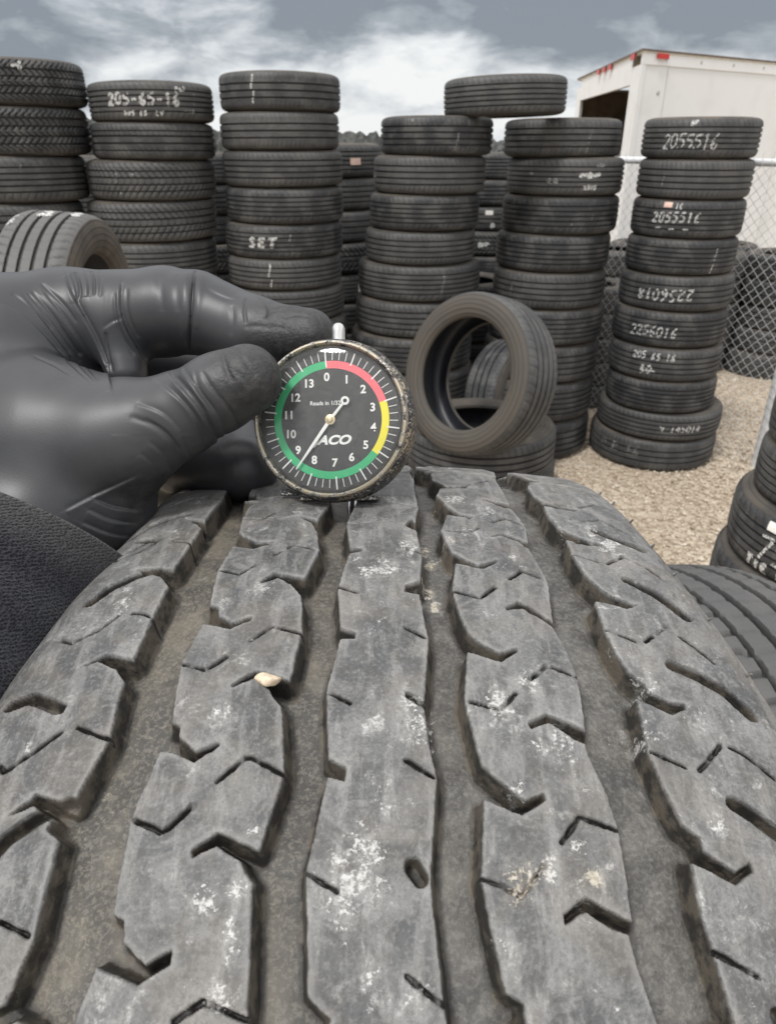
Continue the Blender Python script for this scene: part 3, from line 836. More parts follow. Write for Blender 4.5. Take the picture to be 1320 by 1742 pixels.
# ------------------------------------------------------------ the big worn tread in front (positions in mm: along the tread, across it)
FE = {
'g1L':[(89.3,-65),(111.3,-66.4),(108.7,-70.9),(106.4,-75.1),(111.3,-70.6),(116.1,-66.9),(117.7,-65.9),(143.6,-68.7),(141.7,-76.4),(141.7,-81.5),(144.1,-77.5),(147.2,-71.8),(152.3,-67.9),(182,-69.8),(179.5,-78.2),(183.6,-84.2),(182.1,-79.5),(185.1,-73.7),(189.2,-70.4),(206.3,-69.2),(222,-73.2),(219.3,-82.7),(224.4,-88.1),(222.1,-82.4),(225.5,-77.1),(227.7,-77.6),(230.2,-74),(248.9,-73.3),(261.7,-76.2)],
'g1R':[(96.7,-50),(100.6,-52.4),(112.2,-52.8),(123.4,-51.8),(126.2,-49.7),(130.8,-44.8),(130.7,-38.9),(131.8,-39.1),(134.9,-44.9),(132.5,-52.2),(146.5,-54.2),(162.6,-53),(164.1,-50.1),(167.3,-49.6),(170.6,-45.5),(168.4,-40.1),(169.6,-39.9),(173.1,-45.2),(170.5,-53.4),(185.1,-56.1),(202.3,-54.6),(203.4,-52.1),(206.4,-51.8),(210.4,-47),(208,-41.5),(209.2,-41.6),(213,-46.9),(210.6,-52.4),(210.2,-55.5),(225.6,-58.6),(244.6,-57.7),(245.9,-55.2),(249.8,-54.3),(253.5,-49.2),(251,-44.2),(253.5,-44),(257,-50),(254.1,-58.9),(263.4,-61)],
'g2L':[(94.9,-23.9),(103.2,-23),(117,-26.2),(112.5,-32.9),(114.8,-38.8),(114,-32.8),(118.7,-28),(125.8,-25.4),(138.3,-23.7),(152.3,-26.8),(149.1,-36.3),(152.9,-40.3),(153.8,-39.5),(151.9,-34.6),(154.9,-30.6),(160.5,-26.9),(175.4,-25.2),(191.1,-26.8),(187.9,-36.1),(192.4,-41.7),(193,-41.4),(190.5,-36),(194,-31.8),(196.4,-30.4),(199.2,-27.9),(216.7,-25.4),(232.8,-29),(228.9,-38.5),(232.7,-43.8),(234.2,-43.3),(231.7,-38.5),(235.2,-32.7),(236.9,-31.9),(239.1,-29.8),(251.3,-28.7),(263.1,-27.9)],
'g2R':[(104.3,-13.6),(119.9,-16.1),(136.9,-13.9),(137,-10.4),(138.8,-9.9),(140,-14.1),(156.8,-16.6),(173.9,-14.9),(175.9,-10.3),(177.8,-10.9),(178,-14.6),(194.8,-17.1),(212.7,-15.5),(215.1,-11.3),(218.2,-11.5),(217.1,-15.4),(237.4,-18.6),(251.3,-17.3),(258.7,-16.8),(262.2,-12.1)],
'g3L':[(82.6,7.9),(106.3,8.6),(119.4,7.1),(115.7,6),(121.7,3.5),(125.4,7.3),(140.2,8.7),(154,7.6),(156.1,3.1),(159,2.7),(160.2,7.1),(178.2,9),(197.1,7.2),(194.8,2.5),(196.7,2.6),(199.8,6.9),(208.2,7.7),(217.6,9.4),(235.2,7.4),(240.3,7.2),(259.9,8.9),(262.9,9.5)],
'g3R':[(56.7,16),(70,16),(79.4,20.3),(80.1,30.6),(81.9,30.4),(82.5,23),(84.1,17.9),(93.4,15.9),(105.4,19.6),(111,22.6),(112.9,28.2),(110.4,31.6),(111.5,31.5),(114.7,25.8),(112,18.4),(125,15.5),(138.1,18),(142.8,22.3),(145.4,25.6),(142,31.9),(143.6,31.6),(147.1,27.2),(144.9,18.8),(158,16.9),(168.9,18.3),(175.1,20),(178.2,22.3),(182,27.7),(179.7,32.7),(181.2,32.5),(185,27.8),(182,19.1),(196.6,17.2),(209.2,19.1),(214.1,20),(217.6,23.8),(221.9,28.7),(219.8,33.6),(221.5,33.8),(225.3,27.8),(221.9,19.8),(238.1,17.9),(246.9,19),(257.9,21.1),(259.6,24.3),(262.8,24.4)],
'g4L':[(68.6,42.2),(99.5,42.4),(96.2,37.1),(94.2,33.4),(96.3,33.1),(100.5,37.5),(103.7,42),(118.4,45.1),(130,43.7),(124.5,36.6),(126.4,31.6),(127.6,31.8),(126.3,35.5),(129.7,40.3),(134.1,43.3),(152.2,46),(169.6,44.1),(162.4,37.4),(161.8,35.3),(164.8,31.5),(166,31.7),(164.5,36.1),(167.8,39.9),(171.7,43.7),(180.3,45.8),(188.6,47.1),(204.2,46),(200.1,37.2),(203.1,32.1),(204.6,32.6),(202.5,37.4),(206.8,42.5),(207.8,45.3),(210.6,45.3),(219.7,47.8),(228.1,48.9),(245.7,48),(241.2,39.1),(244.5,33.9),(246.3,34.1),(244,38.8),(246.9,43.4),(247.9,46.8),(253.4,47.5),(262.7,49.5)],
'g4R':[(72.6,53.9),(85.2,53.8),(92.7,55.9),(94,60.5),(98,68),(100.5,66.1),(99.8,60.4),(97.5,55.4),(107.5,55),(117.1,56.5),(121.3,60.3),(124.5,64.9),(126.3,69.8),(128.1,68.5),(128.5,63.3),(125.7,57.3),(134.6,57),(146.6,58.5),(153.5,61.9),(156.2,64.2),(158.7,69.4),(159.1,71.8),(161.8,67.5),(159.6,61.1),(159.4,58.5),(170.5,58.4),(179.1,59.5),(186.1,61.4),(189.6,64.7),(191.7,65.2),(194.6,69.5),(194.9,74),(196.6,73.4),(198.4,69.2),(194.2,61.3),(209.5,60.3),(219.1,62),(226,63.8),(228.7,67.3),(231.6,67.3),(235.4,73.1),(233.2,77.3),(235.2,77.2),(238.1,72.3),(234,63.8),(242.1,63.2),(250.7,63.7),(262.7,64.9)],
}
SIPES = [[(225.9,-58.5),(227.2,-55.1),(228.8,-51.2),(228.1,-49.4),(223.1,-44.9)],
[(184.9,-55.6),(187.6,-49),(182.3,-43.4)],
[(145.9,-54.2),(149.1,-47),(143.7,-42)],
[(112.2,-52.8),(114.3,-45.6),(108.9,-41.3)],
[(218.2,-40.5),(212.4,-34.9),(212.6,-33.1),(216.7,-25.4)],
[(262.8,-41.7),(259.5,-36.7),(262.3,-28.2)],
[(178,-38.7),(173.1,-33.5),(176,-25.1)],
[(139.1,-37.3),(133.9,-32.2),(138.3,-23.8)],
[(103.5,-36.1),(100.5,-31.3),(103.2,-23)],
[(164.2,-75.1),(165.1,-71.4),(168.9,-65.9)],
[(164.6,-79.1),(170.3,-83.5),(174.5,-89.5),(171.9,-95.6)],
[(202.6,-78.1),(206.3,-69.2)],
[(203.6,-82),(208.8,-87.3),(213.5,-92.8),(211.7,-94.7)],
[(245.9,-81.6),(248.9,-73.3)],
[(126.2,-73),(127.6,-68.1),(131.5,-63.8)],
[(237.4,-18.6),(240.7,-12.1)],
[(194.8,-17.1),(198.4,-11.3)],
[(156.8,-16.6),(159.8,-10.8)],
[(119.9,-16.1),(122.2,-10.5)],
[(213.2,2.4),(217.6,9.4)],
[(255.5,2.3),(259.9,8.9)],
[(173.9,2.9),(178.2,9)],
[(136.3,3.1),(140.2,8.7)],
[(103.8,2.8),(106.3,8.6)],
[(238.1,17.9),(239.8,22.4),(241.2,25.9),(235.6,31.3)],
[(197.1,16.7),(198.3,21.8),(199.6,25.9),(194.9,30.3)],
[(158.6,17.2),(161.5,24.6),(156.5,29.5)],
[(124.8,17.5),(125.5,24.7),(121.7,28.6)],
[(230.7,35.8),(225.2,40.5),(228.1,48.9)],
[(190.3,34.6),(185.7,39.3),(188.6,47.1)],
[(151.9,34.5),(147.6,38.9),(152.2,46)],
[(117,33.8),(113.4,38.8),(118.4,45.1)],
[(171.3,59),(174.8,66.1)],
[(135.2,57.4),(139.2,64.5)],
[(105.7,55.9),(109.3,62.4)],
[(209.2,61),(212.7,68.5)],
[(250.7,63.9),(254.8,71.8)],
[(174.9,68.9),(168.1,76.8),(174.8,82.8),(180.1,86.5)],
[(139.7,67.4),(134.1,74.1),(139.4,80.2),(145.4,83.9)],
[(110.3,66.4),(106.6,73.8),(115.7,80.2)],
[(213.4,71.7),(205.5,79.9),(208.4,84.6),(214,89.8)]]
SLOTS = [[(147.6,71.5),(153.1,78.3),(162.7,84.8)],
[(117.3,69.4),(121.9,75.7),(127.2,82.1)],
[(182.6,74.1),(185.5,80.3),(190,86.1),(196.7,90.6)],
[(220.8,77.4),(223.4,81.3),(227,85.3)],
[(196.6,-85.2),(192.8,-93.8),(194.4,-99)],
[(123.3,-80.2),(122.9,-85.4)],
[(236.1,3.7),(238.1,5.2)]]
STAINS = [(237.9, -8.9, 7.3, 1, 0), (233.3, -6.0, 5.6, 1, 0), (245.3, -10.4, 4.7, 0.9, 0), (250.4, -8.5, 4.0, 0.6, 0), (204.6, 6.0, 6.3, 0.9, 0), (197.3, 4.0, 3.6, 0.9, 0), (147.8, -4.6, 5.3, 1, 0), (150.8, -8.1, 3.9, 1, 0), (143.1, -11.1, 3.6, 0.8, 0), (136.2, 3.6, 5.2, 0.8, 0), (161.6, 4.8, 5.1, 0.6, 0), (238.6, 25.8, 5.1, 1, 1), (237.5, 27.8, 4.9, 1, 0), (235.7, 32.4, 3.1, 1, 0), (231.5, 39.4, 3.2, 0.8, 0), (237.8, 41.4, 2.7, 1, 1), (208.7, 38.6, 6.3, 1, 0), (196.8, 25.9, 5.1, 0.9, 0), (192.1, 34.0, 3.7, 0.9, 0), (249.2, 21.7, 2.6, 1, 0), (240.1, 37.9, 3.6, 0.9, 0), (240.8, 29.9, 4.2, 0.7, 0), (218.7, 42.3, 5.3, 0.5, 0), (217.9, 27.7, 4.7, 0.6, 0), (226.0, 72.5, 3.4, 1, 0), (197.9, 75.0, 4.4, 0.7, 0), (189.0, 65.3, 4.6, 0.8, 0), (178.8, 58.5, 4.0, 0.5, 0), (126.6, 73.3, 5.1, 1, 0), (118.0, 68.6, 6.0, 0.9, 0), (114.9, 62.2, 5.1, 0.8, 0), (205.5, 60.8, 2.8, 0.9, 0), (97.7, 23.8, 6.5, 0.9, 0), (105.2, 33.7, 6.3, 0.7, 0), (125.4, 25.3, 4.9, 0.6, 0), (144.2, 36.1, 6.3, 0.6, 0), (131.9, 18.9, 3.8, 0.7, 1), (168.0, 26.9, 3.6, 0.9, 0), (126.6, 9.6, 3.9, 1, 1), (135.9, 12.0, 3.4, 1, 1), (150.5, 10.4, 3.2, 1, 1), (157.4, 11.8, 2.6, 1, 1), (160.1, -80.2, 4.8, 1, 0), (165.1, -81.2, 3.4, 0.8, 0), (156.6, -39.0, 4.3, 0.9, 0), (174.0, -32.4, 2.2, 0.7, 0), (200.9, -42.8, 2.6, 0.8, 0), (178.1, -38.2, 2.8, 0.6, 0), (246.4, -41.2, 4.1, 0.6, 0), (243.2, -39.3, 3.4, 0.9, 0), (248.5, -33.1, 3.5, 0.8, 0), (240.0, -33.1, 2.9, 0.9, 0), (251.4, -32.1, 2.8, 0.8, 0), (257.3, -43.3, 4.5, 0.5, 0), (119.8, -25.9, 4.4, 0.5, 0), (227.3, -31.1, 2.6, 0.5, 0), (259.1, -33.9, 3.4, 0.9, 0), (258.0, 3.0, 5.6, 0.5, 0), (258.0, -3.7, 4.5, 0.6, 0), (257.8, 25.4, 5.6, 0.5, 0), (258.6, 42.4, 5.6, 0.4, 0), (258.5, 68.2, 4.6, 0.4, 0), (124.8, -9.8, 4.9, 0.5, 0), (99.7, -2.1, 5.4, 0.6, 0), (124.8, -0.1, 7.8, 0.35, 0), (172.4, -5.1, 6.5, 0.35, 0), (221.0, -1.7, 7.9, 0.35, 0), (229.5, 21.2, 5.1, 0.4, 0), (201.6, 58.9, 5.8, 0.5, 0), (205.4, -89.6, 4.3, 0.5, 0), (196.0, -82.3, 4.5, 0.4, 0), (34.4, -135.9, 5.4, 0.4, 0)]
FR = .270                                   # radius; axle nearly level, the tyre stands upright
FC = np.array([0, .24732, .35451])          # hub, camera frame
FYAW, FROLL, FK = .0013, .0077, .8536
fa = np.array([math.cos(FYAW) * math.cos(FROLL), math.sin(FROLL), math.sin(FYAW) * math.cos(FROLL)]); fa /= np.linalg.norm(fa)
fv = np.array([0, -1., 0]); fv -= fa * (fv @ fa); fv /= np.linalg.norm(fv)
fw = np.cross(fa, fv); fw = -fw if fw[2] > 0 else fw
PITCHM = 2 * math.pi * 270 / 43
def fpt(u, x, r):
    """u, x in mm, r radius in m -> camera frame"""
    t = np.asarray(u) / 270.0
    x = np.asarray(x) / 1000.0
    return FC + x[..., None] * fa + r[..., None] * (np.cos(t)[..., None] * fv + np.sin(t)[..., None] * fw)
def extend(pl, lo, hi, u0, u1):
    """repeat the drawn run between u0 and u1 up to lo and hi"""
    core = [p for p in pl if u0 <= p[0] < u1]
    per = u1 - u0
    head, tail = [], []
    k = 1
    a = pl[0]
    while u0 - k * per > lo - per:
        head = [(p[0] - k * per, p[1]) for p in core if p[0] - k * per < a[0] - 1] + head
        k += 1
    b = pl[-1]; k = 1
    while u1 + (k - 1) * per < hi + per:
        tail += [(p[0] + k * per, p[1]) for p in core if p[0] + k * per > b[0] + 1]
        k += 1
    # keep the joins from jumping sideways
    if head:
        dx = a[1] - np.interp(a[0], *zip(*[(q[0], q[1]) for q in sorted(head[-6:])]))
        head = [(u, x + dx * .5) for u, x in head]
    return head + list(pl) + tail
CYC = {'g1L': (144.1, 185.1), 'g1R': (134.9, 173.1), 'g2L': (154.9, 194.0), 'g2R': (138.8, 177.8), 'g3L': (125.4, 160.2), 'g3R': (114.7, 147.1), 'g4L': (134.1, 171.7), 'g4R': (128.5, 161.8)}
rngF = np.random.default_rng(11)
def vnoise(u, x, s, seed=0):
    """smooth value noise on the tread, feature size s mm"""
    r = np.random.default_rng(seed); G_ = r.uniform(-1, 1, (256, 256))
    a = u / s + 37.3; b = x / s + 91.7
    i = np.floor(a).astype(int); j = np.floor(b).astype(int)
    fu = a - i; fx = b - j; fu = fu * fu * (3 - 2 * fu); fx = fx * fx * (3 - 2 * fx)
    g00 = G_[i % 256, j % 256]; g10 = G_[(i + 1) % 256, j % 256]; g01 = G_[i % 256, (j + 1) % 256]; g11 = G_[(i + 1) % 256, (j + 1) % 256]
    return (g00 * (1 - fu) + g10 * fu) * (1 - fx) + (g01 * (1 - fu) + g11 * fu) * fx
def half_w(u, side):
    t = (np.degrees(u / 270.0) + 180) % 360 - 180
    if side > 0: w = np.interp(t, [-90, -20, 5, 14, 24, 31, 41, 50, 70, 90], [86, 81, 80, 79, 80, 83, 90, 93, 90, 86])
    else: w = np.interp(t, [-90, -20, 10, 24, 36, 42, 52, 70, 90], [86, 84, 84, 84, 92, 97, 99, 92, 86])
    return w
def tread_patch(u0, u1, nu, nx, fine):
    us = np.linspace(u0, u1, nu)
    xb = np.concatenate([np.linspace(-110, -88, max(4, nx // 14))[:-1], np.linspace(-88, 88, nx), np.linspace(88, 110, max(4, nx // 14))[1:]])
    U, XB = np.meshgrid(us, xb, indexing='ij')
    WR, WL = half_w(U, 1), half_w(U, -1)
    core = np.clip(XB, -88, 88)
    X = np.where(core > 0, core * WR / 88, core * WL / 88)
    s = np.maximum(np.abs(XB) - 88, 0)
    rr = 15.0
    sg = np.sign(XB)
    # measuring positions (unwrapped)
    XM = X + sg * s
    Xo = X + sg * rr * np.sin(np.minimum(s / rr, 1.5))
    drop = rr * (1 - np.cos(np.minimum(s / rr, 1.5)))
    row = lambda u: int(np.clip(np.searchsorted(us, u), 0, nu))
    # wobble the outlines a little
    wu = U + .12 * vnoise(U, XM, 5, 1) + .12 * vnoise(U, XM, 1.4, 2)
    wx = XM + .08 * vnoise(U, XM, 6, 3) + .12 * vnoise(U, XM, 1.4, 4)
    inside = np.zeros(U.shape, bool)
    D = np.full(U.shape, 99.0)
    def seg(a, b, reach, acc):
        i0, i1 = row(min(a[0], b[0]) - reach), row(max(a[0], b[0]) + reach)
        if i1 <= i0: return
        lo, hi = min(a[1], b[1]) - reach - 8, max(a[1], b[1]) + reach + 8
        m = np.where((XM[i0] > lo) & (XM[i0] < hi))[0]
        if not len(m): return
        j0, j1 = max(0, m[0] - 3), m[-1] + 4
        uu, xx = wu[i0:i1, j0:j1], wx[i0:i1, j0:j1]
        ab = (b[0] - a[0], b[1] - a[1]); ll = ab[0] ** 2 + ab[1] ** 2 + 1e-9
        t = np.clip(((uu - a[0]) * ab[0] + (xx - a[1]) * ab[1]) / ll, 0, 1)
        d = np.hypot(uu - a[0] - t * ab[0], xx - a[1] - t * ab[1])
        acc[i0:i1, j0:j1] = np.minimum(acc[i0:i1, j0:j1], d)
    for k in '1234':
        Lp = extend(FE['g%sL' % k], u0 - 5, u1 + 5, *CYC['g%sL' % k])
        Rp = extend(FE['g%sR' % k], u0 - 5, u1 + 5, *CYC['g%sR' % k])
        xm = (np.mean([p[1] for p in Lp]) + np.mean([p[1] for p in Rp])) / 2
        for pl in (Lp, Rp):
            for a, b in zip(pl[:-1], pl[1:]):
                seg(a, b, 4, D)
                # crossing parity against the wobbled coordinates
                if a[0] == b[0]: continue
                lo, hi = min(a[0], b[0]), max(a[0], b[0])
                i0, i1 = row(lo - 1.2), row(hi + 1.2)
                if i1 <= i0: continue
                uu = wu[i0:i1]
                xc = a[1] + (uu - a[0]) / (b[0] - a[0]) * (b[1] - a[1])
                inside[i0:i1] ^= ((uu >= lo) & (uu < hi) & (wx[i0:i1] > xc))
    dg = np.where(inside, D, 0)
    dpt = 7.6
    f = np.clip(dg / 1.45, 0, 1)
    prof = dpt * (1 - (1 - f) ** 1.35) * (0.995)
    # worn rounded lip outside the edge
    lip = np.where(~inside, .18 * np.exp(-(D / .32) ** 2), .18)
    floor_n = .25 * vnoise(U, XM, 7, 7) + .12 * vnoise(U, XM, 2.2, 8)
    H = -np.where(inside, prof + floor_n * f, 0) - lip
    # sipes and slots
    def rep(pl, cyc=39.45):
        out = []
        n0 = int(math.floor((u0 - pl[0][0]) / cyc)) - 1; n1 = int(math.ceil((u1 - pl[0][0]) / cyc)) + 1
        return n0, n1
    S = np.full(U.shape, 99.0); 
    fam = {}
    for pl in SIPES:
        for a, b in zip(pl[:-1], pl[1:]): seg(a, b, 2, S)
    extra = [p for p in SIPES if 165 < np.mean([q[0] for q in p]) < 210]
    cens = [np.mean(p, 0) for p in SIPES]
    for k in list(range(-5, 6)) if fine else []:
        for pl in extra:
            q = [(u + k * 39.45, x) for u, x in pl]
            cq = np.mean(q, 0)
            if u0 - 5 < q[0][0] < u1 + 5 and min(np.hypot(*((cq - c_) * (1, .6))) for c_ in cens) > 11:
                for a, b in zip(q[:-1], q[1:]): seg(a, b, 2, S)
    if not fine:
        for k in range(-40, 41):
            for pl in extra:
                q = [(u + k * 39.45, x) for u, x in pl]
                if u0 - 5 < q[0][0] < u1 + 5 and abs(k) > 1:
                    for a, b in zip(q[:-1], q[1:]): seg(a, b, 2, S)
    sw = .36 + .14 * vnoise(U, XM, 2.0, 9)
    brk = np.clip(.80 + .9 * vnoise(U, XM, 1.9, 12), .12, 1)
    sip = np.clip((sw + .28 - S) / .28, 0, 1) * 2.6 * brk
    T_ = np.full(U.shape, 99.0)
    for pl in SLOTS:
        for a, b in zip(pl[:-1], pl[1:]): seg(a, b, 4, T_)
    for k in range(-40, 41):
        if k == 0: continue
        for pl in SLOTS[2:3] + [[(u, -x) for u, x in SLOTS[2]]]:
            q = [(u + k * PITCHM, x) for u, x in pl]
            if (u0 - 5 < q[0][0] < u1 + 5) and (not fine or q[0][0] < 100 or q[0][0] > 245 or q[0][1] < 0):
                for a, b in zip(q[:-1], q[1:]): seg(a, b, 4, T_)
    slt = np.clip((1.25 + .7 - T_) / .8, 0, 1) * 5.2
    cut = np.maximum(sip, slt)
    H = np.minimum(H, -cut)
    # worn surface: waviness, scuffs, pitting
    top = np.clip(1 - (-H) / 1.0, 0, 1)
    chip = np.clip(vnoise(U, XM, 2.3, 31) - .35, 0, 1) * np.exp(-(D / .9) ** 2) * 1.1
    und = -chip + .20 * vnoise(U, XM, 14, 21) + .09 * vnoise(U, XM, 4, 22) + .035 * vnoise(U, XM, 1.1, 23)
    pits = np.clip(vnoise(U, XM, 1.9, 25) - .78, 0, 1) * 1.3
    st = np.zeros(U.shape); yl = np.zeros(U.shape)
    if fine:
        for (su, sx_, sr, ss, ky) in STAINS:
            i0, i1 = row(su - 3 * sr), row(su + 3 * sr)
            if i1 <= i0: continue
            g_ = ss * np.exp(-(((U[i0:i1] - su) / (1.15 * sr)) ** 2 + ((XM[i0:i1] - sx_) / sr) ** 2))
            st[i0:i1] = np.maximum(st[i0:i1], g_)
            if ky: yl[i0:i1] = np.maximum(yl[i0:i1], g_)
    H = H + (und - pits) * top
    R_ = FR + (H - drop) / 1000.0 - FK * (Xo / 1000.0) ** 2
    P = fpt(U, Xo, R_)
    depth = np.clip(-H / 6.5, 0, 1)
    floor = np.where(inside, np.clip((dg - 1.6) / 1.2, 0, 1), 0)
    edge = np.where(inside, 0, np.exp(-(D / 1.1) ** 2)) * np.clip(1 + H + .8, 0, 1)
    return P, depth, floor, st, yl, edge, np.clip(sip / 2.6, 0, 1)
def grid_faces(nu, nx):
    i = np.arange(nu - 1)[:, None]; j = np.arange(nx - 1)[None]
    a = i * nx + j
    return np.stack([a, a + 1, a + nx + 1, a + nx], -1).reshape(-1, 4)
def m_front():
    g = NT('old_truck_tyre_tread')
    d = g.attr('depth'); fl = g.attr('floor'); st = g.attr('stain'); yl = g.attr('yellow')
    big = g.noise(26, 6, .6, dist=.4); mid = g.noise(130, 5, .65); fine = g.noise(900, 4, .7)
    streak = g.noise(240, 4, .6, vec=g.scale((1, .22, .22)))
    top = g.mix(g.step(big, .40, .60), (.068, .069, .071), (.132, .132, .131))
    med = g.noise(70, 6, .72, dist=1.0)
    top = g.mix(g.math('MULTIPLY', g.step(med, .47, .60), .5), top, (.225, .220, .210))
    top = g.mix(g.math('MULTIPLY', g.step(mid, .47, .60), .55), top, (.062, .059, .055))
    top = g.mix(g.math('MULTIPLY', g.step(streak, .50, .62), .40), top, (.27, .265, .255))
    top = g.mix(g.math('MULTIPLY', g.step(fine, .50, .62), .26), top, (.30, .295, .285))
    top = g.mix(g.math('MULTIPLY', g.step(g.noise(1300, 3, .7), .50, .62), .30), top, (.040, .039, .037))
    ed = g.attr('edge')
    top = g.mix(g.math('MULTIPLY', ed, g.step(mid, .40, .55, .15, .5)), top, (.30, .295, .285))
    tan = g.step(g.noise(38, 6, .7), .48, .60)
    top = g.mix(g.math('MULTIPLY', tan, .22), top, (.205, .180, .145))
    wall = g.mix(g.step(mid, .42, .60), (.026, .024, .021), (.098, .084, .066))  # wall and floor colours carry dirt, plus groove shade put into the tone
    flc = g.mix(g.step(big, .42, .60), (.064, .060, .054), (.142, .126, .101))
    flc = g.mix(g.math('MULTIPLY', g.step(mid, .48, .60), .6), flc, (.05, .046, .040))
    flc = g.mix(g.math('MULTIPLY', g.step(fine, .48, .60), .45), flc, (.22, .20, .165))
    grit = g.step(g.noise(600, 4, .8, dist=.5), .60, .66)
    flc = g.mix(g.math('MULTIPLY', grit, .5), flc, (.30, .27, .21))
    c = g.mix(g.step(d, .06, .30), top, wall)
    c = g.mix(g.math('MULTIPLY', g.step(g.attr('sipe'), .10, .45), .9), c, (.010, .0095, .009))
    sx_ = g.n('ShaderNodeSeparateXYZ'); g.l(g.co, sx_.inputs[0])
    flc = g.mix(g.step(sx_.outputs[0], -.045, .03, 0, .75), flc, g.mix(g.math('ADD', g.math('MULTIPLY', g.step(med, .42, .6), .6), g.math('MULTIPLY', g.step(fine, .48, .6), .4)), (.050, .049, .048), (.165, .160, .150)))
    c = g.mix(fl, c, flc)
    # sipes darkened inside: undusted rubber, with crevice shade put into the colour
    # dried white splashes
    cr_ = g.noise(330, 6, .72, dist=.6); cr2 = g.noise(95, 5, .7, dist=1.2)
    cr3 = g.noise(1000, 5, .75)
    nn_ = g.math('ADD', g.math('ADD', g.math('MULTIPLY', g.math('SUBTRACT', cr_, .5), 3.2), g.math('MULTIPLY', g.math('SUBTRACT', cr2, .5), 3.4)), g.math('MULTIPLY', g.math('SUBTRACT', cr3, .5), 2.2))
    s = g.math('ADD', g.math('MULTIPLY', st, 1.35), g.math('SUBTRACT', nn_, .92))
    sm = g.math('MULTIPLY', g.step(s, .0, .40, 0, .90), g.step(st, .03, .2))
    smr = g.math('ADD', g.math('MULTIPLY', st, 1.2), g.math('ADD', g.math('MULTIPLY', g.math('SUBTRACT', cr2, .5), 3.6), g.math('SUBTRACT', g.math('MULTIPLY', g.math('SUBTRACT', streak, .5), 3.0), .55)))
    sm = g.math('MAXIMUM', sm, g.math('MULTIPLY', g.math('MULTIPLY', g.step(smr, 0, .9), .52), g.step(st, .03, .2)))
    gl_ = g.math('MULTIPLY', g.step(g.math('ADD', cr2, g.math('MULTIPLY', cr_, .5)), .80, .95), g.step(big, .40, .62))
    sm = g.math('MAXIMUM', sm, g.math('MULTIPLY', gl_, g.math('MULTIPLY', .75, g.step(d, .3, .05))))
    wc = g.mix(g.math('MULTIPLY', yl, .55), g.mix(g.step(cr3, .45, .58), (.26, .255, .24), (.60, .59, .57)), (.52, .43, .29))
    c = g.mix(g.math('MULTIPLY', sm, .85), c, wc)
    sp = g.step(g.noise(420, 3, .8), .735, .765)
    c = g.mix(g.math('MULTIPLY', g.math('MULTIPLY', sp, g.step(big, .4, .6)), .5), c, (.52, .50, .46))
    n1 = g.bump(big, .0008, .6)
    n2 = g.bump(mid, .0009, .9, n1)
    n3 = g.bump(fine, .00028, 1.0, n2)
    n4 = g.bump(sm, .00030, .6, n3)
    n5 = g.bump(streak, .00020, .6, n4)
    return g.done(c, g.math('ADD', .46, g.math('MULTIPLY', mid, .22)), n5, None, .5)
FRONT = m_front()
front = tag(empty('tyre', tuple(c2w(FC))), 'big worn block-treaded tyre with white stains filling the foreground', 'tyre')
FO = c2w(FC)
nu, nx = 860, 660
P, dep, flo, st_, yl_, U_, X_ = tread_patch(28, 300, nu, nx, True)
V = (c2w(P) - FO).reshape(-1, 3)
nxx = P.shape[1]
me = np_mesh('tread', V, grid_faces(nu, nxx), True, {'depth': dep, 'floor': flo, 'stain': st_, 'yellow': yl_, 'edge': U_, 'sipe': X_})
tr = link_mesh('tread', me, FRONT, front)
# the far side of the same tread, coarser
full = 2 * math.pi * 270
nu2 = 1150
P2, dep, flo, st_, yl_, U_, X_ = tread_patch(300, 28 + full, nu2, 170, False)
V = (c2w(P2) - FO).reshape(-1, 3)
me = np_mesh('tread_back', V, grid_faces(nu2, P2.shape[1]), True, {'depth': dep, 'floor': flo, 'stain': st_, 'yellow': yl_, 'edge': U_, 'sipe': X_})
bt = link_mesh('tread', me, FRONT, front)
# sidewalls and liner
prof = []
for s_ in (1, -1):
    pr = [(.100, FR - .0215), (.1045, FR - .030), (.1085, FR - .045), (.1100, FR - .062), (.1075, FR - .082), (.101, FR - .100), (.0935, FR - .108), (.085, FR - .110), (.081, FR - .104), (.090, FR - .085), (.094, FR - .060), (.090, FR - .035), (.07, FR - .021), (.03, FR - .018), (0, FR - .018)]
    prof.append(pr)
allp = prof[0] + [(-a, r) for a, r in prof[1][-2::-1]]
n_a = 200
tt = np.arange(n_a + 1) * 2 * math.pi / n_a
Uc = tt * 270
pa = np.array([q[0] for q in allp]); pr_ = np.array([q[1] for q in allp])
ex = np.where(pa > 0, 1, -1)
wadd = np.stack([(half_w((Uc % full), 1) - 84) / 1000, (half_w((Uc % full), -1) - 84) / 1000], 1)
outer = np.abs(pa) > .079
Xc = pa[None] * 1000 + np.where(outer[None], np.where(pa[None] > 0, wadd[:, :1], -wadd[:, 1:]) * 1000, 0)
P3 = fpt(Uc[:, None] + 0 * Xc, Xc, np.broadcast_to(pr_, Xc.shape))
V = (c2w(P3) - FO).reshape(-1, 3)
cs = np_mesh('casing', V, grid_faces(n_a + 1, len(pa)), True)
cs.materials.append(MAT['side']); cs.materials.append(MAT['liner'])
mi = np.zeros((n_a, len(pa) - 1), np.int32); mi[:, 8:len(pa) - 9] = 1
cs.polygons.foreach_set('material_index', mi.ravel())
link_mesh('casing', cs, None, front)
# rubber nibs along the right shoulder
mb = MB()
for k in range(9):
    u = 60 + k * 19.7 + RND.uniform(-4, 4); t = u / 270
    w_ = float(half_w(np.array(u), 1)) + 7
    a = fpt(np.array(u), np.array(w_), np.array(FR - FK * (w_ / 1000) ** 2 - .003)); b = fpt(np.array(u + 1), np.array(w_ + 1.3), np.array(FR - FK * (w_ / 1000) ** 2 - .0005))
    mb.tube([c2w(a) - FO, c2w(b) - FO], [.0007, .0003], 5)
mb.build('rubber_nibs', FRONT, front)
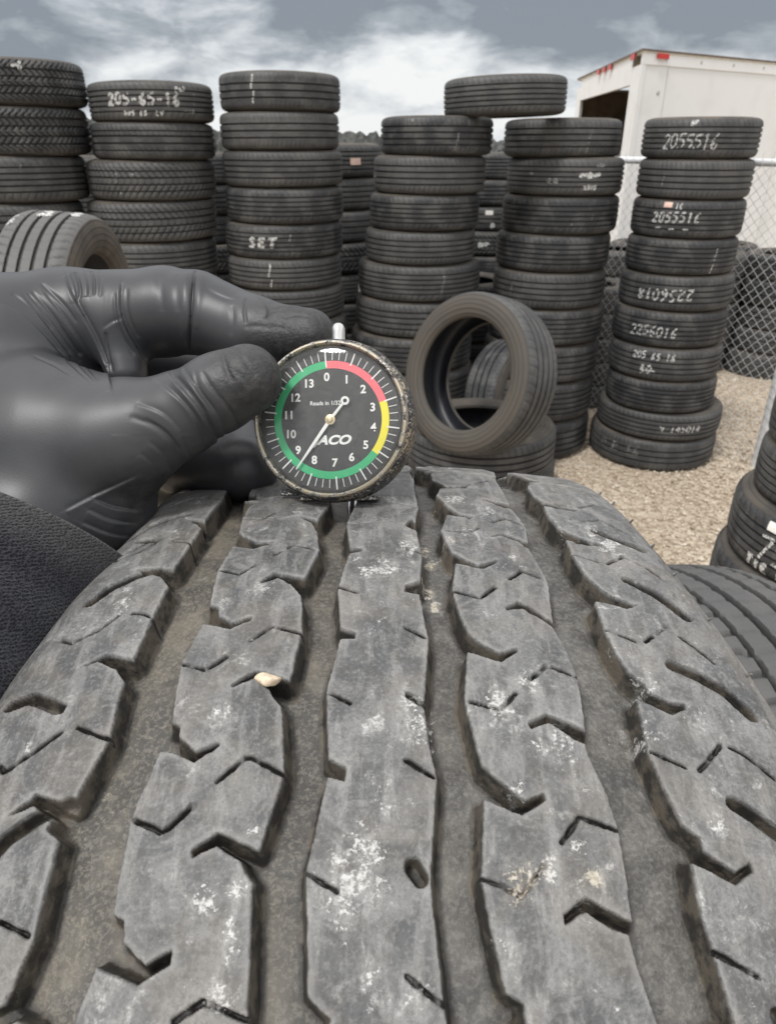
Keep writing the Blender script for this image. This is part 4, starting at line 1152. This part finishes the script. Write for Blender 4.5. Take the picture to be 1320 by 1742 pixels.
# the pebble wedged in the tread
def worked_stone(name, c, r, col, seed):
    rg = random.Random(seed)
    bm = bmesh.new(); bmesh.ops.create_icosphere(bm, subdivisions=3, radius=1)
    cutp = [Vector((rg.gauss(0, 1), rg.gauss(0, 1), rg.gauss(0, 1))).normalized() for _ in range(9)]
    for v in bm.verts:
        p = v.co.copy()
        for q in cutp:
            d_ = p.dot(q) - .66
            if d_ > 0: p -= q * d_ * .95
        v.co = Vector((p.x * r[0], p.y * r[1], p.z * r[2]))
    me = bpy.data.meshes.new(name); bm.to_mesh(me); bm.free()
    me.polygons.foreach_set('use_smooth', np.full(len(me.polygons), True))
    g = NT(name + '_surface'); nn = g.noise(500, 5)
    mt = g.done(g.mix(g.step(nn, .4, .65), col, tuple(v * .62 for v in col)), .75, g.bump(nn, .0004))
    o = link_mesh(name, me, mt); o.location = c
    return o
q = at(457, 1157, .1770)
peb = worked_stone('pebble', tuple(c2w(q)), (.0040, .0025, .0017), (.66, .54, .40), 4)
peb.rotation_euler = (.1, -.1, -.25)
tag(peb, 'small cream pebble wedged in a notch of the big worn tread', 'pebble')

# ------------------------------------------------------------ tread depth gauge held on the tread
GZ = .245
U_PX = GZ / 1200 * 1.03
gc = at(560, 713, GZ)
tow = Vector((-.17, .02, -1)).normalized()          # camera frame: towards the viewer, turned a little left
gup = Vector((0, -1, 0)); gup = (gup - tow * gup.dot(tow)).normalized()
grt = gup.cross(tow)
_r, _u, _t = c2wv(grt), c2wv(gup), c2wv(tow)
gw = c2w(gc)
GM = Matrix(((_r.x, _u.x, _t.x, gw[0]), (_r.y, _u.y, _t.y, gw[1]), (_r.z, _u.z, _t.z, gw[2]), (0, 0, 0, 1)))
gauge = tag(empty('depth_gauge'), 'round dial tread depth gauge with green, yellow and red scale held in gloved fingers', 'gauge')
gauge.matrix_world = GM
K = U_PX
g = NT('worn_black_case')
e_ = g.noise(1100, 6, .7, dist=.5); e2 = g.noise(150, 4)
wear = g.step(g.math('ADD', g.math('MULTIPLY', e_, .7), g.math('MULTIPLY', e2, .3)), .515, .56)
gold = g.mix(g.step(e2, .4, .6), (.60, .59, .57), (.44, .38, .28))
CASE = g.done(g.mix(wear, (.022, .022, .024), gold), g.math('SUBTRACT', .5, g.math('MULTIPLY', wear, .15)), g.bump(e_, .0003, .8), g.math('MULTIPLY', wear, .85))
g = NT('worn_bezel_metal')
e_ = g.noise(1500, 5, .75, dist=.8); e2 = g.noise(260, 4)
BEZ = g.done(g.mix(g.step(g.math('ADD', g.math('MULTIPLY', e_, .5), g.math('MULTIPLY', e2, .5)), .44, .52), (.06, .052, .042), g.mix(g.step(e2, .4, .6), (.66, .65, .63), (.48, .42, .32))), .38, g.bump(e_, .0003, .9), .75)
CHROME = m_plain('chromed_steel', (.62, .61, .60), .22, .95, .08, 300, .0001)
g = NT('black_dial_face'); e_ = g.noise(900, 3)
DIAL = g.done(g.mix(g.step(e_, .6, .8), (.022, .022, .022), (.07, .07, .07)), .6)
WPAINT = m_plain('white_print', (.80, .80, .78), .6, 0, .04)
GRN = m_plain('green_print', (.02, .44, .17), .55, 0, .05)
RED = m_plain('red_print', (.86, .14, .17), .55, 0, .05)
YEL = m_plain('yellow_print', (.86, .76, .02), .55, 0, .05)
BRASS = m_plain('brass_hub', (.55, .45, .28), .3, .8, .1)

mb = MB(); mb.lathe([(0, -.0170), (118*K, -.0185), (132*K, -.0170), (138*K, -.0135), (138.5*K, -.0065), (135*K, -.0030), (130.5*K, -.0022), (130.5*K, -.0040), (100*K, -.0040), (0, -.0040)], 128)
case = mb.build('case', CASE, gauge, True)
mb = MB(); mb.lathe([(130.4*K, -.0023), (130.5*K, -.0004), (128.5*K, .0007), (125.5*K, .0010), (122.8*K, .0004), (121.8*K, -.0012), (121.5*K, -.0038)], 128)
mb.build('bezel', BEZ, gauge, True)
mb = MB(); mb.lathe([(121.4*K, -.0028), (0, -.0028)], 96)
dial = mb.build('dial', DIAL, gauge)
ANG0 = math.radians(90 + 5)
def gang(v): return ANG0 - v / 14 * 2 * math.pi
def arc(mb, r0, r1, v0, v1, z, n):
    vs = []
    for i in range(n + 1):
        a = gang(v0 + (v1 - v0) * i / n)
        vs += [(r0*K*math.cos(a), r0*K*math.sin(a), z), (r1*K*math.cos(a), r1*K*math.sin(a), z)]
    mb.add(vs, [(2*i, 2*i+1, 2*i+3, 2*i+2)[::-1] for i in range(n)])
for v0, v1, m_, nm in ((0, 2.98, RED, 'red_band'), (2.98, 5.12, YEL, 'yellow_band'), (5.12, 14, GRN, 'green_band')):
    mb = MB(); arc(mb, 86, 98.5, v0, v1, -.00272, max(12, int((v1 - v0) * 8))); mb.build(nm, m_, dial)
mb = MB()
for q in range(56):
    v = q / 4; a = gang(v); maj = q % 4 == 0
    w_ = (1.15 if maj else .62) * K
    r0, r1 = (88 if q == 0 else 95 if maj else 99.5) * K, (116.5 if maj else 113.5) * K
    c_, s_ = math.cos(a), math.sin(a)
    mb.add([(r0*c_ + w_*s_, r0*s_ - w_*c_, -.00266), (r1*c_ + w_*s_, r1*s_ - w_*c_, -.00266), (r1*c_ - w_*s_, r1*s_ + w_*c_, -.00266), (r0*c_ - w_*s_, r0*s_ + w_*c_, -.00266)], [(0, 1, 2, 3)])
mb.build('tick_marks', WPAINT, dial)
def text(s, x, y, h, name, parent, off=.0, shear=0, sx=1.0, z=-.00262, mat=None):
    cu = bpy.data.curves.new('lettering', 'FONT')
    cu.body = s; cu.size = 1.0; cu.align_x = 'CENTER'; cu.align_y = 'CENTER'; cu.offset = off; cu.shear = shear
    to = bpy.data.objects.new('lettering', cu); COL.objects.link(to)
    bpy.context.view_layer.update()
    me = bpy.data.meshes.new_from_object(to.evaluated_get(bpy.context.evaluated_depsgraph_get()))
    bpy.data.objects.remove(to); bpy.data.curves.remove(cu)
    k = h / .70
    me.transform(Matrix.Translation((x, y, z)) @ Matrix.Diagonal((k * sx, k, 1, 1)))
    me.name = name; me.materials.clear()
    return link_mesh(name, me, mat or WPAINT, parent)
NP_ = [(556,644),(590,649),(618,666),(634,696),(635,729),(622,758),(598,778),(569,787),(534,782),(506,765),(493,738),(490,706),(501,677),(525,654)]
for v, (x, y) in enumerate(NP_):
    text(str(v), (x - 563) * K, (715 - y) * K, 13.2 * K, 'numeral', dial, .032)
text('Reads in 1/32"', (555 - 563) * K, (715 - 687) * K, 6.8 * K, 'units_lettering', dial, .012)
text('JACO', (564 - 563) * K, (715 - 749) * K, 14.5 * K, 'maker_lettering', dial, .045, .32, 1.22)
# pointer with ring counterweight
mb = MB()
tip = np.array([504 - 563, 715 - 797.]); tail = np.array([590 - 563, 715 - 682.])
d_ = tip / np.linalg.norm(tip); nrm = np.array([-d_[1], d_[0]])
dt = tail / np.linalg.norm(tail); nt2 = np.array([-dt[1], dt[0]])
z0, z1 = -.0016, -.0013
def poly(mb, pts): mb.prism([(p[0]*K, p[1]*K) for p in pts], z0, z1)
poly(mb, [nrm*3.0, -nrm*3.0, d_*55 - nrm*2.4, tip - nrm*.9, tip + nrm*.9, d_*55 + nrm*2.4])
poly(mb, [-nt2*2.6, dt*34 - nt2*1.9, dt*34 + nt2*1.9, nt2*2.6])
mb.build('pointer', WPAINT, gauge)
mb = MB(); mb.lathe([(3.4*K, z1), (7.2*K, z1), (7.2*K, z0), (3.4*K, z0), (3.4*K, z1)], 28, Matrix.Translation((dt[0]*40*K, dt[1]*40*K, 0)))
mb.build('pointer_ring', WPAINT, gauge)
mb = MB(); mb.lathe([(0, -.0006), (4*K, -.0007), (5*K, -.0011), (8.5*K, -.0012), (9*K, -.0017), (9*K, -.0027)], 28)
mb.build('hub', BRASS, gauge, True)
# domed lens
g = NT('scratched_clear_lens')
for n_x in [n for n in g.t.nodes if n.type == 'BSDF_PRINCIPLED']: g.t.nodes.remove(n_x)
tr_ = g.n('ShaderNodeBsdfTransparent'); gl = g.n('ShaderNodeBsdfGlossy'); gl.inputs['Roughness'].default_value = .07
df = g.n('ShaderNodeBsdfDiffuse'); df.inputs['Color'].default_value = (.75, .76, .76, 1)
fr = g.n('ShaderNodeFresnel'); fr.inputs['IOR'].default_value = 1.45
m1 = g.n('ShaderNodeMixShader'); g.l(g.math('MINIMUM', g.math('MULTIPLY', fr.outputs[0], 1.0), .6), m1.inputs[0]); g.l(tr_.outputs[0], m1.inputs[1]); g.l(gl.outputs[0], m1.inputs[2])
m2 = g.n('ShaderNodeMixShader'); scr = g.step(g.noise(300, 6, .7, dist=1.5), .42, .62, .035, .06)
g.l(scr, m2.inputs[0]); g.l(m1.outputs[0], m2.inputs[1]); g.l(df.outputs[0], m2.inputs[2]); g.l(m2.outputs[0], g.out.inputs[0])
mb = MB(); mb.lathe([(122*K, -.0002)] + [(122*K*math.cos(a), -.0002 + .0021*math.sin(a)) for a in np.radians(np.linspace(8, 82, 12))] + [(0, .0019)], 96)
mb.build('lens', g.m, gauge, True)
# stem, collar, foot and probe
RX = Matrix.Rotation(math.radians(-90), 4, 'X')
def ylathe(mb, prof, x, z, n=28): mb.lathe([(r, y) for r, y in prof], n, Matrix.Translation((x, 0, z)) @ RX)
mb = MB(); ylathe(mb, [(0, 168*K), (5*K, 167.5*K), (9*K, 164.5*K), (11.2*K, 159*K), (11.5*K, 152*K), (11.5*K, 126*K)], 6*K, -.0090)
mb.build('stem', CHROME, gauge, True)
mb = MB(); ylathe(mb, [(12*K, 136*K), (19*K, 135*K), (19.5*K, 126*K)], 6*K, -.0090); mb.build('collar', CASE, gauge, True)
mb = MB()
mb.box((-62*K, -134.5*K, -.0165), (72*K, -127*K, -.0070)); mb.box((-104*K, -126*K, -.0150), (-72*K, -114*K, -.0120))
ft = mb.build('foot', CASE, gauge)
bv = ft.modifiers.new('edge', 'BEVEL'); bv.width = .0004; bv.segments = 2
for dx in (22, 33):
    mb = MB(); ylathe(mb, [(3.0*K, -134*K), (3.0*K, -158*K), (1.8*K, -161*K), (0, -161*K)], dx*K, -.0105, 12); mb.build('probe_pin', CHROME, gauge, True)

# ------------------------------------------------------------ the gloved left hand and sleeve
def rc(p, a, b, r1, r2):
    """distance to a round cone"""
    ba = b - a; l2 = ba @ ba; rr = r1 - r2; a2 = l2 - rr * rr; il2 = 1.0 / l2
    pa = p - a; y = pa @ ba; z = y - l2
    x2 = ((pa * l2 - y[..., None] * ba) ** 2).sum(-1)
    y2 = y * y * l2; z2 = z * z * l2
    k = np.sign(rr) * rr * rr * x2
    o = (np.sqrt(x2 * a2 * il2) + y * rr) * il2 - r1
    c1 = np.sign(z) * a2 * z2 > k
    c2 = np.sign(y) * a2 * y2 < k
    o = np.where(c1, np.sqrt(x2 + z2) * il2 - r2, o)
    return np.where(c2 & ~c1, np.sqrt(x2 + y2) * il2 - r1, o)
def smin(a, b, k):
    h = np.clip(.5 + .5 * (b - a) / k, 0, 1)
    return b * (1 - h) + a * h - k * h * (1 - h)
def bone(p, A, B): return rc(p, at(*A[:3]), at(*B[:3]), A[3] * A[2] / 1200, B[3] * B[2] / 1200)
def hand(p):
    # palm and thumb web
    d = bone(p, (-190, 640, .30, 150), (10, 612, .285, 128))
    d = smin(d, bone(p, (-160, 800, .268, 150), (95, 760, .262, 122)), .012)
    d = smin(d, bone(p, (-80, 900, .262, 120), (160, 860, .260, 102)), .010)
    d = smin(d, bone(p, (95, 760, .258, 112), (215, 748, .252, 88)), .010)
    d = smin(d, bone(p, (60, 700, .262, 95), (190, 740, .252, 80)), .010)
    # back of the hand behind
    d = smin(d, bone(p, (-60, 760, .300, 150), (120, 720, .298, 100)), .012)
    # thumb
    t = bone(p, (200, 748, .252, 86), (300, 708, .246, 70))
    t = smin(t, bone(p, (300, 708, .246, 69), (372, 668, .241, 63)), .004)
    t = smin(t, bone(p, (372, 668, .241, 63), (420, 646, .2385, 59)), .004)
    d = smin(d, t, .008)
    # index finger: knuckle, first and second segment, fingertip
    i = bone(p, (20, 580, .288, 108), (120, 548, .290, 84))
    i = smin(i, bone(p, (120, 548, .290, 82), (283, 530, .286, 71)), .006)
    i = smin(i, bone(p, (285, 531, .286, 71), (330, 530, .282, 66)), .004)
    i = smin(i, bone(p, (335, 533, .281, 68), (432, 563, .275, 57)), .003)
    i = smin(i, bone(p, (432, 566, .274, 55), (527, 570, .267, 44)), .004)
    d = smin(d, i, .006)
    # fold of glove under the first segment
    d = smin(d, bone(p, (200, 560, .283, 42), (216, 634, .281, 34)), .006)
    d = smin(d, bone(p, (170, 640, .328, 80), (400, 655, .332, 60)), .005)
    # middle finger curled under the thumb, behind the gauge
    m = bone(p, (140, 720, .312, 70), (300, 745, .318, 62))
    m = smin(m, bone(p, (300, 745, .318, 60), (400, 762, .300, 56)), .006)
    m = smin(m, bone(p, (400, 790, .296, 54), (425, 795, .284, 49)), .006)
    m = smin(m, bone(p, (300, 790, .300, 50), (400, 792, .290, 50)), .010)
    d = smin(d, m, .005)
    # ring finger folded into the palm behind
    d = smin(d, bone(p, (120, 800, .312, 62), (290, 812, .318, 50)), .006)
    # wrist going into the cuff
    d = smin(d, bone(p, (120, 850, .262, 92), (-60, 1010, .232, 118)), .014)
    return d
def surface_net(fn, lo, hi, h):
    n = np.ceil((hi - lo) / h).astype(int) + 1
    ax = [lo[k] + np.arange(n[k]) * h for k in range(3)]
    D = np.empty(n, np.float32)
    for a in range(0, n[0], 24):
        g_ = np.stack(np.meshgrid(ax[0][a:a+24], ax[1], ax[2], indexing='ij'), -1)
        D[a:a+24] = fn(g_)
    S_ = D < 0
    c = np.zeros([m - 1 for m in n], np.int8)
    for dx in (0, 1):
        for dy in (0, 1):
            for dz in (0, 1):
                c += S_[dx:n[0]-1+dx, dy:n[1]-1+dy, dz:n[2]-1+dz]
    act = (c > 0) & (c < 8)
    idx = -np.ones(act.shape, int); cells = np.argwhere(act); idx[act] = np.arange(len(cells))
    acc = np.zeros((len(cells), 3)); cnt = np.zeros(len(cells))
    corners = [np.array(v) for v in ((0,0,0),(1,0,0),(0,1,0),(0,0,1),(1,1,0),(1,0,1),(0,1,1),(1,1,1))]
    for i_, a in enumerate(corners):
        for b in corners[i_+1:]:
            if np.abs(a - b).sum() != 1: continue
            va = D[tuple((cells + a).T)]; vb = D[tuple((cells + b).T)]
            m = (va < 0) != (vb < 0)
            t = np.where(m, va / np.where(m, va - vb, 1), 0)
            acc[m] += (a + t[:, None] * (b - a))[m]; cnt[m] += 1
    V = lo + (cells + acc / cnt[:, None]) * h
    F = []
    for k in range(3):
        o1, o2 = [(0,1,0),(0,0,1)] if k == 0 else [(0,0,1),(1,0,0)] if k == 1 else [(1,0,0),(0,1,0)]
        o1, o2 = np.array(o1), np.array(o2); e_ = np.zeros(3, int); e_[k] = 1
        sl0 = tuple(slice(1 if j != k else 0, n[j]-1) for j in range(3))
        A = S_[tuple(slice(s.start, s.stop) for s in sl0)]
        Bs = S_[tuple(slice(s.start + e_[j], s.stop + e_[j]) for j, s in enumerate(sl0))]
        off = np.array([s.start for s in sl0])
        for cond, flip in ((A & ~Bs, False), (~A & Bs, True)):
            q = np.argwhere(cond) + off
            f = np.stack([idx[tuple((q - o1 - o2).T)], idx[tuple((q - o2).T)], idx[tuple(q.T)], idx[tuple((q - o1).T)]], 1)
            F.append(f[:, ::-1] if flip else f)
    return V, np.concatenate(F)
def grad(fn, P, e=2e-4):
    g_ = np.stack([fn(P + np.eye(3)[k] * e) - fn(P - np.eye(3)[k] * e) for k in range(3)], -1)
    return g_ / np.linalg.norm(g_, axis=-1, keepdims=True)
def quad_split(V, F):
    n = len(V)
    E = np.concatenate([np.sort(F[:, [k, (k + 1) % 4]], 1) for k in range(4)])
    u, inv = np.unique(E, axis=0, return_inverse=True); inv = inv.reshape(4, -1)
    mid = (V[u[:, 0]] + V[u[:, 1]]) / 2; cen = V[F].mean(1)
    VV = np.concatenate([V, mid, cen]); ei = inv + n; ci = n + len(u) + np.arange(len(F))
    FF = np.concatenate([np.stack([F[:, k], ei[k], ci, ei[k - 1]], 1) for k in range(4)])
    return VV, FF
lo = at(0, 0, 1) * 0 + np.array([-.245, -.125, .19]); hi = np.array([.004, .085, .345])
V, F = surface_net(hand, lo, hi, .0016)
V, F = quad_split(V, F)
for _ in range(2):
    V = V - (hand(V)[:, None]) * grad(hand, V)
V, F = quad_split(V, F)
V = V - (hand(V)[:, None]) * grad(hand, V)
Nn = grad(hand, V)
PX = 660 + 1200 * V[:, 0] / V[:, 2]; PY = 871 + 1200 * V[:, 1] / V[:, 2]
# folds in the glove: (outline, width mm, depth mm); negative depth = a raised ridge
CR = [   # outline, width mm, depth mm, kind: s = one layer lying over the other, v = valley, r = ridge
([(112,469),(123,501),(135,523),(161,568),(180,613),(189,650),(192,664)],1.3,1.5,'s'),
([(7,516),(45,538),(75,568),(97,594),(123,624),(157,654)],.9,.7,'s'),([(37,501),(67,534),(97,576),(127,613),(161,650)],.8,.9,'s'),([(56,497),(90,534),(116,576),(150,620),(168,647)],.8,.7,'v'),([(75,497),(108,538),(138,583),(165,620)],.9,.8,'s'),([(60,606),(94,620),(123,639)],1.0,.5,'v'),([(71,482),(112,520),(131,549)],.9,.5,'v'),([(48,499),(80,536),(108,578),(138,616)],.6,.5,'v'),([(20,500),(60,528),(90,560)],1.0,.4,'v'),
([(120,465),(129,490),(131,516)],.7,.9,'s'),([(129,463),(137,486),(135,508)],.7,.9,'v'),([(144,461),(151,482),(150,505)],.7,1.0,'s'),([(155,460),(161,478),(159,501)],.7,.9,'v'),([(170,462),(172,485),(170,505)],.9,.4,'v'),
([(206,482),(204,523),(213,553),(224,576),(239,598),(247,616)],1.1,1.4,'s'),([(196,500),(196,530),(202,556),(212,580),(228,604)],.9,.6,'v'),([(216,490),(215,525),(224,552),(236,575)],1.0,.45,'v'),
([(176,560),(194,547),(208,543)],.9,.6,'s'),([(180,566),(183,602),(191,635)],.8,.8,'v'),
([(333,460),(327,493),(325,546),(323,602)],.65,1.5,'v'),([(345,466),(338,505),(335,560)],1.8,-.35,'r'),([(318,462),(314,520),(314,585)],1.8,-.35,'r'),
([(270,470),(276,500),(276,530)],2.0,.3,'v'),([(302,468),(300,500),(303,530)],1.8,.25,'v'),
([(419,508),(416,530),(419,551)],.7,.6,'v'),([(438,509),(450,515),(458,529),(452,543)],.9,1.1,'s'),([(466,531),(482,522),(500,519),(520,524)],.9,.7,'s'),([(352,492),(380,508),(405,512)],1.2,.35,'v'),([(415,555),(449,555),(494,559)],1.3,.3,'v'),([(480,540),(505,534),(530,540)],1.0,.4,'v'),([(530,528),(542,540),(548,556)],.8,.4,'v'),([(395,520),(398,545),(392,570)],1.2,.35,'v'),
([(286,630),(299,650),(322,673),(344,703),(359,729),(374,757)],.95,1.5,'s'),([(310,626),(325,650),(348,680),(363,706),(370,724)],.8,1.1,'s'),([(262,645),(292,665),(322,695),(340,725),(348,765)],.95,.9,'s'),([(329,632),(337,669),(352,684),(378,718),(383,753)],.8,.9,'s'),([(344,632),(359,658),(381,684),(400,710),(406,731)],.9,.6,'v'),
([(378,602),(385,628),(396,650)],1.1,.6,'v'),([(396,632),(419,650),(430,673)],1.0,.5,'s'),([(412,606),(424,626),(436,640)],1.1,.4,'v'),
([(232,686),(277,701),(307,733),(329,783)],1.2,.6,'s'),([(221,708),(262,723),(295,751),(314,791)],1.2,.6,'v'),([(254,753),(284,779),(299,806)],1.0,.7,'s'),([(239,772),(269,798),(288,824)],1.0,.6,'s'),([(246,712),(284,734),(308,768)],.9,.4,'v'),([(300,640),(330,672),(352,704)],.7,.5,'v'),
([(112,869),(150,849),(176,837),(232,811)],.9,.9,'s'),([(161,850),(194,865),(240,870)],1.0,1.1,'s'),([(150,868),(190,888),(236,892)],1.0,.8,'s'),([(140,890),(190,912),(232,914)],1.1,.7,'s'),([(160,930),(200,940),(225,938)],1.2,.5,'v'),
]
def smooth_line(pl, n=3):
    p = np.array(pl, float)
    for _ in range(n):
        q = np.empty((2 * len(p), 2)); q[0] = p[0]; q[-1] = p[-1]
        q[1:-1:2] = .75 * p[:-1] + .25 * p[1:]; q[2:-1:2] = .25 * p[:-1] + .75 * p[1:]
        p = q
    return p
Dsp = np.zeros(len(V))
front_f = (Nn * V).sum(1) < 0
vis_i = np.where(front_f)[0]
pts2 = np.stack([PX[vis_i], PY[vis_i]], 1)
for pl, wd, dp, kd in CR:
    P3 = []
    for (x, y) in smooth_line(pl):
        m = (np.abs(pts2[:, 0] - x) < 4) & (np.abs(pts2[:, 1] - y) < 4)
        if m.any():
            k = vis_i[m]; zt = V[k, 2]; zz = np.median(zt[zt < zt.min() + .004]); P3.append(at(x, y, zz))
    if len(P3) < 4: continue
    P3 = np.array(P3)
    for _ in range(4): P3[1:-1, :] = (P3[:-2] + 2 * P3[1:-1] + P3[2:]) / 4
    w_ = wd * .8 / 1000
    bb = (V > P3.min(0) - .006).all(1) & (V < P3.max(0) + .006).all(1)
    k = np.where(bb)[0]; dd = np.full(len(k), 9.0); tt_ = np.zeros(len(k)); sd = np.zeros(len(k))
    L_ = len(P3) - 1
    for q in range(L_):
        a, b = P3[q], P3[q+1]; ab = b - a
        rel = V[k] - a
        t = np.clip((rel @ ab) / (ab @ ab + 1e-12), 0, 1)
        off = rel - t[:, None] * ab
        d_ = np.linalg.norm(off, axis=1)
        u = d_ < dd; dd[u] = d_[u]; tt_[u] = (q + t[u]) / L_
        sd[u] = np.sign((np.cross(ab, off[u]) * V[k][u]).sum(1))
    fade = np.sin(np.clip(tt_, 0, 1) * math.pi) ** .7 * .9 + .1
    h_ = dp / 1000 * fade
    x_ = sd * dd
    if kd == 's':      # sd > 0: the layer on top, swelling towards the edge; the other side tucks under it
        sg = 1 / (1 + np.exp(-np.clip(x_ / .00022, -30, 30)))
        Dsp[k] += h_ * (.75 * sg * np.exp(-np.maximum(x_, 0) / (2.4 * w_)) - 1.05 * (1 - sg) * np.exp(-np.maximum(-x_, 0) / (1.1 * w_)))
    else:
        Dsp[k] += -h_ * np.exp(-(dd / w_) ** 2)
def n3(P, s, seed):
    r = np.random.default_rng(seed); G3 = r.uniform(-1, 1, (64, 64, 64))
    q = P / s + 100.5; i = np.floor(q).astype(int); f = q - i; f = f * f * (3 - 2 * f); o = 0
    for dx in (0, 1):
        for dy in (0, 1):
            for dz in (0, 1):
                w_ = (f[:, 0] if dx else 1 - f[:, 0]) * (f[:, 1] if dy else 1 - f[:, 1]) * (f[:, 2] if dz else 1 - f[:, 2])
                o = o + w_ * G3[(i[:, 0] + dx) % 64, (i[:, 1] + dy) % 64, (i[:, 2] + dz) % 64]
    return o
Dsp += .00028 * n3(V * np.array([1, .6, 1]), .012, 1)
# gathered glove edge along the underside of the thumb
edge = np.exp(-((np.abs(n3(V, .0035, 5)) / .25) ** 2))
m_ = (PX > 190) & (PX < 400) & (PY > 740) & (PY < 900)
Dsp += np.where(m_, .00012 * n3(V, .0040, 6), 0)
V = V + Nn * Dsp[:, None]
# finger pads and tip carry grip texture and grime
grip = np.clip(1 - np.linalg.norm(V - at(425, 640, .235), axis=1) / .017, 0, 1) + np.clip(1 - np.linalg.norm(V - at(540, 575, .262), axis=1) / .032, 0, 1) + np.clip(1 - np.linalg.norm(V - at(262, 850, .245), axis=1) / .014, 0, 1)
grip = np.clip(grip * 2.2, 0, 1)
g = NT('black_nitrile_glove')
gr_ = g.attr('grip'); big = g.noise(28, 4); fine = g.noise(1500, 3, .6); mid = g.noise(230, 5, .7)
c = g.mix(g.step(big, .35, .7), (.030, .031, .035), (.046, .047, .051))
c = g.mix(g.math('MULTIPLY', gr_, .75), c, g.mix(g.step(mid, .45, .60), (.014, .014, .015), (.036, .034, .032)))
n1_ = g.bump(fine, .00006, .5)
hgt = g.math('MULTIPLY', g.noise(420, 5, .7), gr_)
GLOVE = g.done(c, g.math('ADD', .38, g.math('MULTIPLY', big, .12)), g.bump(hgt, .0006, .9, n1_), None, .55)
person = tag(empty('person', tuple(c2w(at(100, 720, .27)))), 'person shown only by a left hand in black nitrile glove and dark knit sleeve', 'person')
PO = np.array(person.location)
me = np_mesh('gloved_hand', c2w(V) - PO, F, True, {'grip': grip})
hb = bmesh.new(); hb.from_mesh(me); bmesh.ops.recalc_face_normals(hb, faces=hb.faces[:]); hb.to_mesh(me); hb.free()
me.polygons.foreach_set('use_smooth', np.full(len(me.polygons), True))
link_mesh('gloved_hand', me, GLOVE, person)

# sleeve: a knit tube, its cuff hanging open round the wrist
A_ = at(36, 926, .240); B_ = at(-520, 1480, .172)
ax_ = (B_ - A_); Lz = np.linalg.norm(ax_); ax_ /= Lz
view = A_ / np.linalg.norm(A_)
e1 = np.cross(ax_, view); e1 /= np.linalg.norm(e1); e2 = np.cross(e1, ax_)       # e2: away from the camera side
if e1[0] < 0: e1 = -e1
nl, na = 150, 260
s_ = np.linspace(0, 1, nl); an = np.linspace(0, 2 * math.pi, na, endpoint=False)
Sg, Ag = np.meshgrid(s_, an, indexing='ij')
rad = .0430 + .004 * np.exp(-(Sg / .05) ** 2) * .4 + .012 * Sg
side = np.cos(Ag)       # +1 towards e1 (right/lower side)
fold = .0016 * np.sin(Ag * 3 + Sg * 9) * np.clip(Sg * 6, 0, 1) + .0013 * np.sin(Sg * 38 + 2.2 * np.sin(Ag + .6)) * np.clip(.6 - .8 * np.sin(Ag), 0, 1) * np.clip(Sg * 5, 0, 1)
rad = rad + fold
lean = .012 * side * (1 - Sg) ** 3          # cuff pulled forward on the lower side
Ps = A_ + (Sg * Lz - lean)[..., None] * ax_ + rad[..., None] * (np.cos(Ag)[..., None] * e1 + .80 * np.sin(Ag)[..., None] * e2)
inner = A_ + (np.linspace(0, .25, 20)[:, None] * Lz - .012 * np.cos(an)[None] * (1 - np.linspace(0, .25, 20)[:, None]) ** 3)[..., None] * ax_ + ((rad[:20] - .0016 - .0006 * (np.arange(20) > 0)[:, None]))[..., None] * (np.cos(an)[None, :, None] * e1 + .80 * np.sin(an)[None, :, None] * e2)
lipr = (Ps[0] + inner[0]) / 2 - ax_ * .0009
rows = np.concatenate([inner[::-1], lipr[None], Ps])
nr = len(rows)
i = np.arange(nr - 1)[:, None]; j = np.arange(na)[None]; j2 = (j + 1) % na
F = np.stack([i * na + j, i * na + j2, (i + 1) * na + j2, (i + 1) * na + j], -1).reshape(-1, 4)
uvl = np.concatenate([np.linspace(.25, 0, 20), [0], s_]) * Lz * 1000
SU = np.repeat(uvl[:, None], na, 1); SA = np.repeat((an * 38)[None], nr, 0)
g = NT('dark_knit_sleeve')
su, sa = g.attr('along'), g.attr('around')
cmb = g.n('ShaderNodeCombineXYZ'); g.l(su, cmb.inputs[0]); g.l(sa, cmb.inputs[1])
wv = g.n('ShaderNodeTexWave', wave_type='BANDS', bands_direction='DIAGONAL'); wv.inputs['Scale'].default_value = .42; wv.inputs['Distortion'].default_value = 1.6; wv.inputs['Detail'].default_value = 2; wv.inputs['Detail Scale'].default_value = 1.4
g.l(cmb.outputs[0], wv.inputs['Vector'])
vr = g.voro(1.5, vec=cmb.outputs[0])
kn = g.math('ADD', g.math('MULTIPLY', wv.outputs['Fac'], .28), g.math('MULTIPLY', vr, 1.1))
fz = g.noise(2400, 3, .7)
c = g.mix(g.step(kn, .2, .95), (.009, .010, .013), (.040, .041, .048))
c = g.mix(g.math('MULTIPLY', g.step(fz, .55, .8), .25), c, (.10, .10, .11))
dusty = g.step(su, 0, 16, 1, 0)
c = g.mix(g.math('MULTIPLY', dusty, g.math('MULTIPLY', fz, .45)), c, (.15, .14, .13))
KNIT = g.done(c, .95, g.bump(fz, .0002, .5, g.bump(kn, .0007, .9)), None, .1)
g.b.inputs['Sheen Weight'].default_value = .12
me = np_mesh('sleeve', c2w(rows.reshape(-1, 3)) - PO, F, True, {'along': SU, 'around': SA})
link_mesh('sleeve', me, KNIT, person)
bpy.context.view_layer.update()
